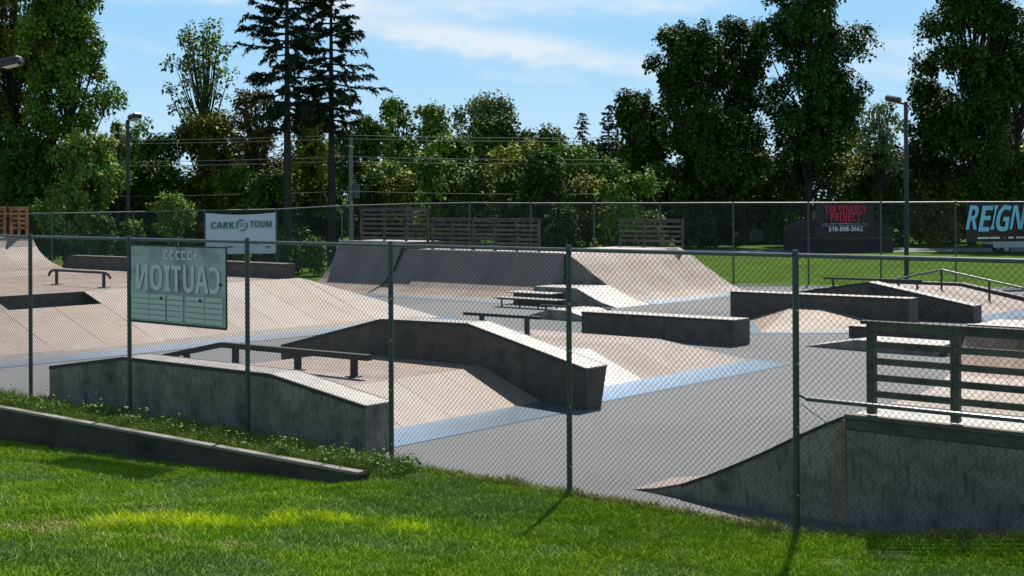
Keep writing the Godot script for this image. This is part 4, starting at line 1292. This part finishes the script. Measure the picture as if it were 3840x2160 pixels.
func trees() -> void:
	var i := 0
	for t in TREES:
		var at := Vector3(t[1], 0, t[2])
		if t[0] == "spruce": spruce(t[8], at, t[3], t[4], t[5], t[6], 100 + i, "trees beyond the far fence")
		else: broad_tree(t[8], at, t[3], t[4], t[5], t[6], t[7], 200 + i, "shrubs behind the far fence" if t[3] < 4.6 else "trees beyond the far fence")
		i += 1
	# undergrowth between the trunks
	var rg := RandomNumberGenerator.new(); rg.seed = 61
	for k in 30:
		var x := -31.0 + k * 2.05 + rg.randf_range(-0.5, 0.5)
		var gap := x > 17.8 and x < 24.5
		var far := x > 7.5
		var z := (-112.0 if far else -77.0) + rg.randf_range(-4, 4)
		var k2 := 1.45 if far else 1.06
		if gap and k % 2 == 0: continue
		broad_tree("shaded leafy undergrowth tree standing between the trunks beyond the far fence", Vector3(x * k2, 0, z), rg.randf_range(4.7, 6.9) * (1.25 if far else 1.0), 0.4, rg.randf_range(1.4, 2.2) * (1.5 if far else 1.0), rg.randf_range(0.8, 1.3), ["dark", "black", "olive", "mid", "dark"][k % 5], 400 + k, "undergrowth trees beyond the far fence")
	# distant wood that closes the view
	var xf := []; var cols := []
	for k in 5200:
		var x := rg.randf_range(-75, 80)
		var hmax := 8.6 + 1.5 * sin(x * 0.21) + 1.0 * sin(x * 0.57 + 1.0)
		var p := Vector3(x, pow(rg.randf(), 0.8) * hmax, -150.0 + rg.randf_range(-7, 7))
		xf.append(Transform3D(spin(rg, rg.randf_range(2.6, 4.4)), p))
		var v := rg.randf_range(0.6, 1.2)
		cols.append(Color(0.040 * v, 0.070 * v, 0.020 * v))
	var wood := scatter("distant_woods", leaf_spray(18, 0.34, 0.19, 5), M.leaf, xf, cols, self)
	tag(wood, "distant green wood closing the view behind all the trees", "woods", "", "stuff")

func blade_patch(n: int, size: float, tall: float, wide: float, nseed: int) -> ArrayMesh:
	var r := RandomNumberGenerator.new(); r.seed = nseed
	var st := SurfaceTool.new()
	st.begin(Mesh.PRIMITIVE_TRIANGLES)
	for i in n:
		var c := Vector3(r.randf_range(-size, size), -0.01, r.randf_range(-size, size))
		var ang := r.randf() * TAU
		var u := Vector3(cos(ang), 0, sin(ang)) * wide * r.randf_range(0.7, 1.3)
		var h := tall * r.randf_range(0.55, 1.3)
		var lean := Vector3(r.randfn(), 0, r.randfn()) * h * 0.62
		var v := r.randf_range(0.7, 1.3)
		var warm := r.randf_range(0.9, 1.2)
		st.set_color(Color(v * warm, v, v * r.randf_range(0.7, 1.6)))
		var m := c + Vector3(0, h * 0.6, 0) + lean * 0.35
		tri(st, c - u, m + u * 0.8, c + u)
		tri(st, c - u, m - u * 0.8, m + u * 0.8)
		tri(st, m - u * 0.8, c + Vector3(0, h, 0) + lean, m + u * 0.8)
	st.generate_normals()
	return st.commit()

func grass() -> void:
	var rg := RandomNumberGenerator.new(); rg.seed = 5
	var patch := FastNoiseLite.new(); patch.seed = 9; patch.frequency = 0.55; patch.fractal_octaves = 3
	var cool := FastNoiseLite.new(); cool.seed = 19; cool.frequency = 0.35; cool.fractal_octaves = 2
	var xf := [[], []]; var cols := [[], []]
	var wild := []; var wild_cols := []
	# mown lawn between the camera and the fence
	var a := -26.0
	while a < 9.0:
		var b := -12.0
		while b < 0.02:
			var pa := a + rg.randf_range(-0.1, 0.1); var pb := b + rg.randf_range(-0.1, 0.1)
			b += 0.17
			if pb > -0.05 + 0.05 * sin(pa * 5.0): continue
			if pa < -5.75 and pb > -1.06: continue
			var p := W(pa, pb, ground_h(pa, pb))
			if -p.z < 7.0 or absf(p.x) > -p.z * 0.42 + 0.6: continue
			var n := patch.get_noise_2d(p.x, p.z); var k := cool.get_noise_2d(p.x + 40.0, p.z)
			var c := Color(0.175, 0.320, 0.016).lerp(Color(0.240, 0.385, 0.016), clampf(n * 1.5 + 0.5, 0, 1)).lerp(Color(0.150, 0.255, 0.075), clampf(k * 1.8 - 0.1, 0, 0.8))
			var which := 0; var s := rg.randf_range(0.75, 1.1)
			# yellow green band of longer grass
			var band := lawn_band(p)
			if band > 0.0:
				which = 1; c = c.lerp(Color(0.58, 0.70, 0.022), band)
				s = rg.randf_range(0.8, 1.15)
			var dry := lawn_dry(p) * clampf(n * 1.3 + 0.85, 0, 1)
			if dry > 0.25:
				c = c.lerp(Color(0.33, 0.23, 0.12), clampf(dry * 1.2, 0, 0.9)); s *= 0.55
				if dry > 0.6 and rg.randf() < 0.35: continue
			if rg.randf() < 0.045: c = c.lerp(Color(0.30, 0.36, 0.22), 0.7)
			var v := rg.randf_range(0.85, 1.15)
			xf[which].append(Transform3D(Basis(Vector3.UP, rg.randf() * TAU).scaled(Vector3(1, s, 1)), p))
			cols[which].append(Color(c.r * v, c.g * v, c.b * v))
		a += 0.17
	var o := scatter(numbered("grass"), blade_patch(120, 0.16, 0.05, 0.0034, 3), M.blade, xf[0], cols[0], self)
	tag(o, "mown green grass sloping up in the foreground", "grass", "", "stuff")
	o = scatter(numbered("grass"), blade_patch(100, 0.15, 0.085, 0.004, 4), M.blade, xf[1], cols[1], self)
	tag(o, "longer yellow green band of grass in the foreground lawn", "grass", "", "stuff")
	# weeds between retaining wall and fence, and ragged tufts at the fence foot
	var weed := []; var weed_cols := []
	a = -22.0
	while a < 6.0:
		for k in 7:
			var pa := a + rg.randf_range(-0.1, 0.1); var pb := rg.randf_range(-0.78, -0.02)
			if a > -5.4: 
				if k > 2: continue
				pb = rg.randf_range(-0.12, 0.02)
			var p := W(pa, pb, ground_h(pa, pb))
			var tuft := patch.get_noise_2d(p.x * 2.0, p.z * 2.0)
			var s := rg.randf_range(0.5, 1.2) * (1.0 + tuft * 0.8) * (0.55 if a > -5.4 else 1.0)
			var c := Color(0.20, 0.31, 0.045).lerp(Color(0.32, 0.32, 0.07), rg.randf() * 0.7)
			if a > -5.4: c = c.lerp(Color(0.20, 0.17, 0.07), rg.randf())
			wild.append(Transform3D(Basis(Vector3.UP, rg.randf() * TAU).scaled(Vector3(1, s, 1)), p)); wild_cols.append(c)
			if a < -5.4 and rg.randf() < 0.75:
				weed.append(Transform3D(spin(rg, rg.randf_range(0.5, 1.1) * (1.0 + tuft)), p + Vector3(0, rg.randf_range(0.03, 0.13) * (1.0 + tuft), 0)))
				weed_cols.append(Color(0.11, 0.19, 0.05).lerp(Color(0.18, 0.25, 0.09), rg.randf()))
		a += 0.09
	o = scatter(numbered("tall_grass"), blade_patch(26, 0.10, 0.15, 0.004, 8), M.blade, wild, wild_cols, self)
	tag(o, "ragged tall grass along the foot of the near fence", "grass", "", "stuff")
	o = scatter(numbered("weeds"), leaf_spray(16, 0.11, 0.055, 12), M.leaf, weed, weed_cols, self)
	tag(o, "low leafy weeds in the strip behind the retaining wall", "weeds", "", "stuff")

func lawn_band(p: Vector3) -> float:
	var pts := [[-3.94, -12.69, 0.16], [-3.73, -13.07, 0.3], [-3.36, -13.45, 0.3], [-2.91, -13.43, 0.2], [-2.60, -13.46, 0.1], [-2.48, -13.91, 0.09], [-2.37, -14.50, 0.16], [-1.84, -14.36, 0.1], [-1.40, -14.25, 0.08], [-1.02, -14.20, 0.04]]
	var best := 0.0
	for i in pts.size() - 1:
		var u := Vector2(pts[i][0], pts[i][1]); var v := Vector2(pts[i + 1][0], pts[i + 1][1])
		var q := Vector2(p.x, p.z)
		var d := Geometry2D.get_closest_point_to_segment(q, u, v).distance_to(q)
		var w := lerpf(pts[i][2], pts[i + 1][2], 0.5)
		best = maxf(best, smoothstep(w, w * 0.45, d + 0.12 * hill_noise.get_noise_2d(p.x * 60.0, p.z * 60.0)))
	return best

func lawn_dry(p: Vector3) -> float:
	var best := 0.0
	for s in [[-4.66, -14.41, 0.7, 0.44], [-4.33, -12.17, 0.8, 0.48], [-3.81, -14.25, 0.5, 0.29], [-3.19, -14.73, 0.35, 0.18], [-2.94, -12.23, 0.8, 0.22], [-4.28, -12.66, 0.5, 0.44], [3.13, -12.76, 0.3, 0.18], [3.36, -16.10, 0.5, 0.26]]:
		var d := Vector2((p.x - s[0]) / s[2], (p.z - s[1]) / s[3]).length()
		best = maxf(best, smoothstep(1.0, 0.2, d + 0.25 * hill_noise.get_noise_2d(p.x * 50.0, p.z * 50.0)))
	return best

func _ready() -> void:
	rng.seed = 1
	hill_noise.seed = 2; hill_noise.frequency = 0.02
	light_and_camera()
	make_materials()
	make_ground()
	retaining_wall()
	near_fence()
	far_fence()
	left_bank()
	back_ramps()
	funbox()
	near_ramp()
	banners()
	poles()
	background()
	trees()
	grass()
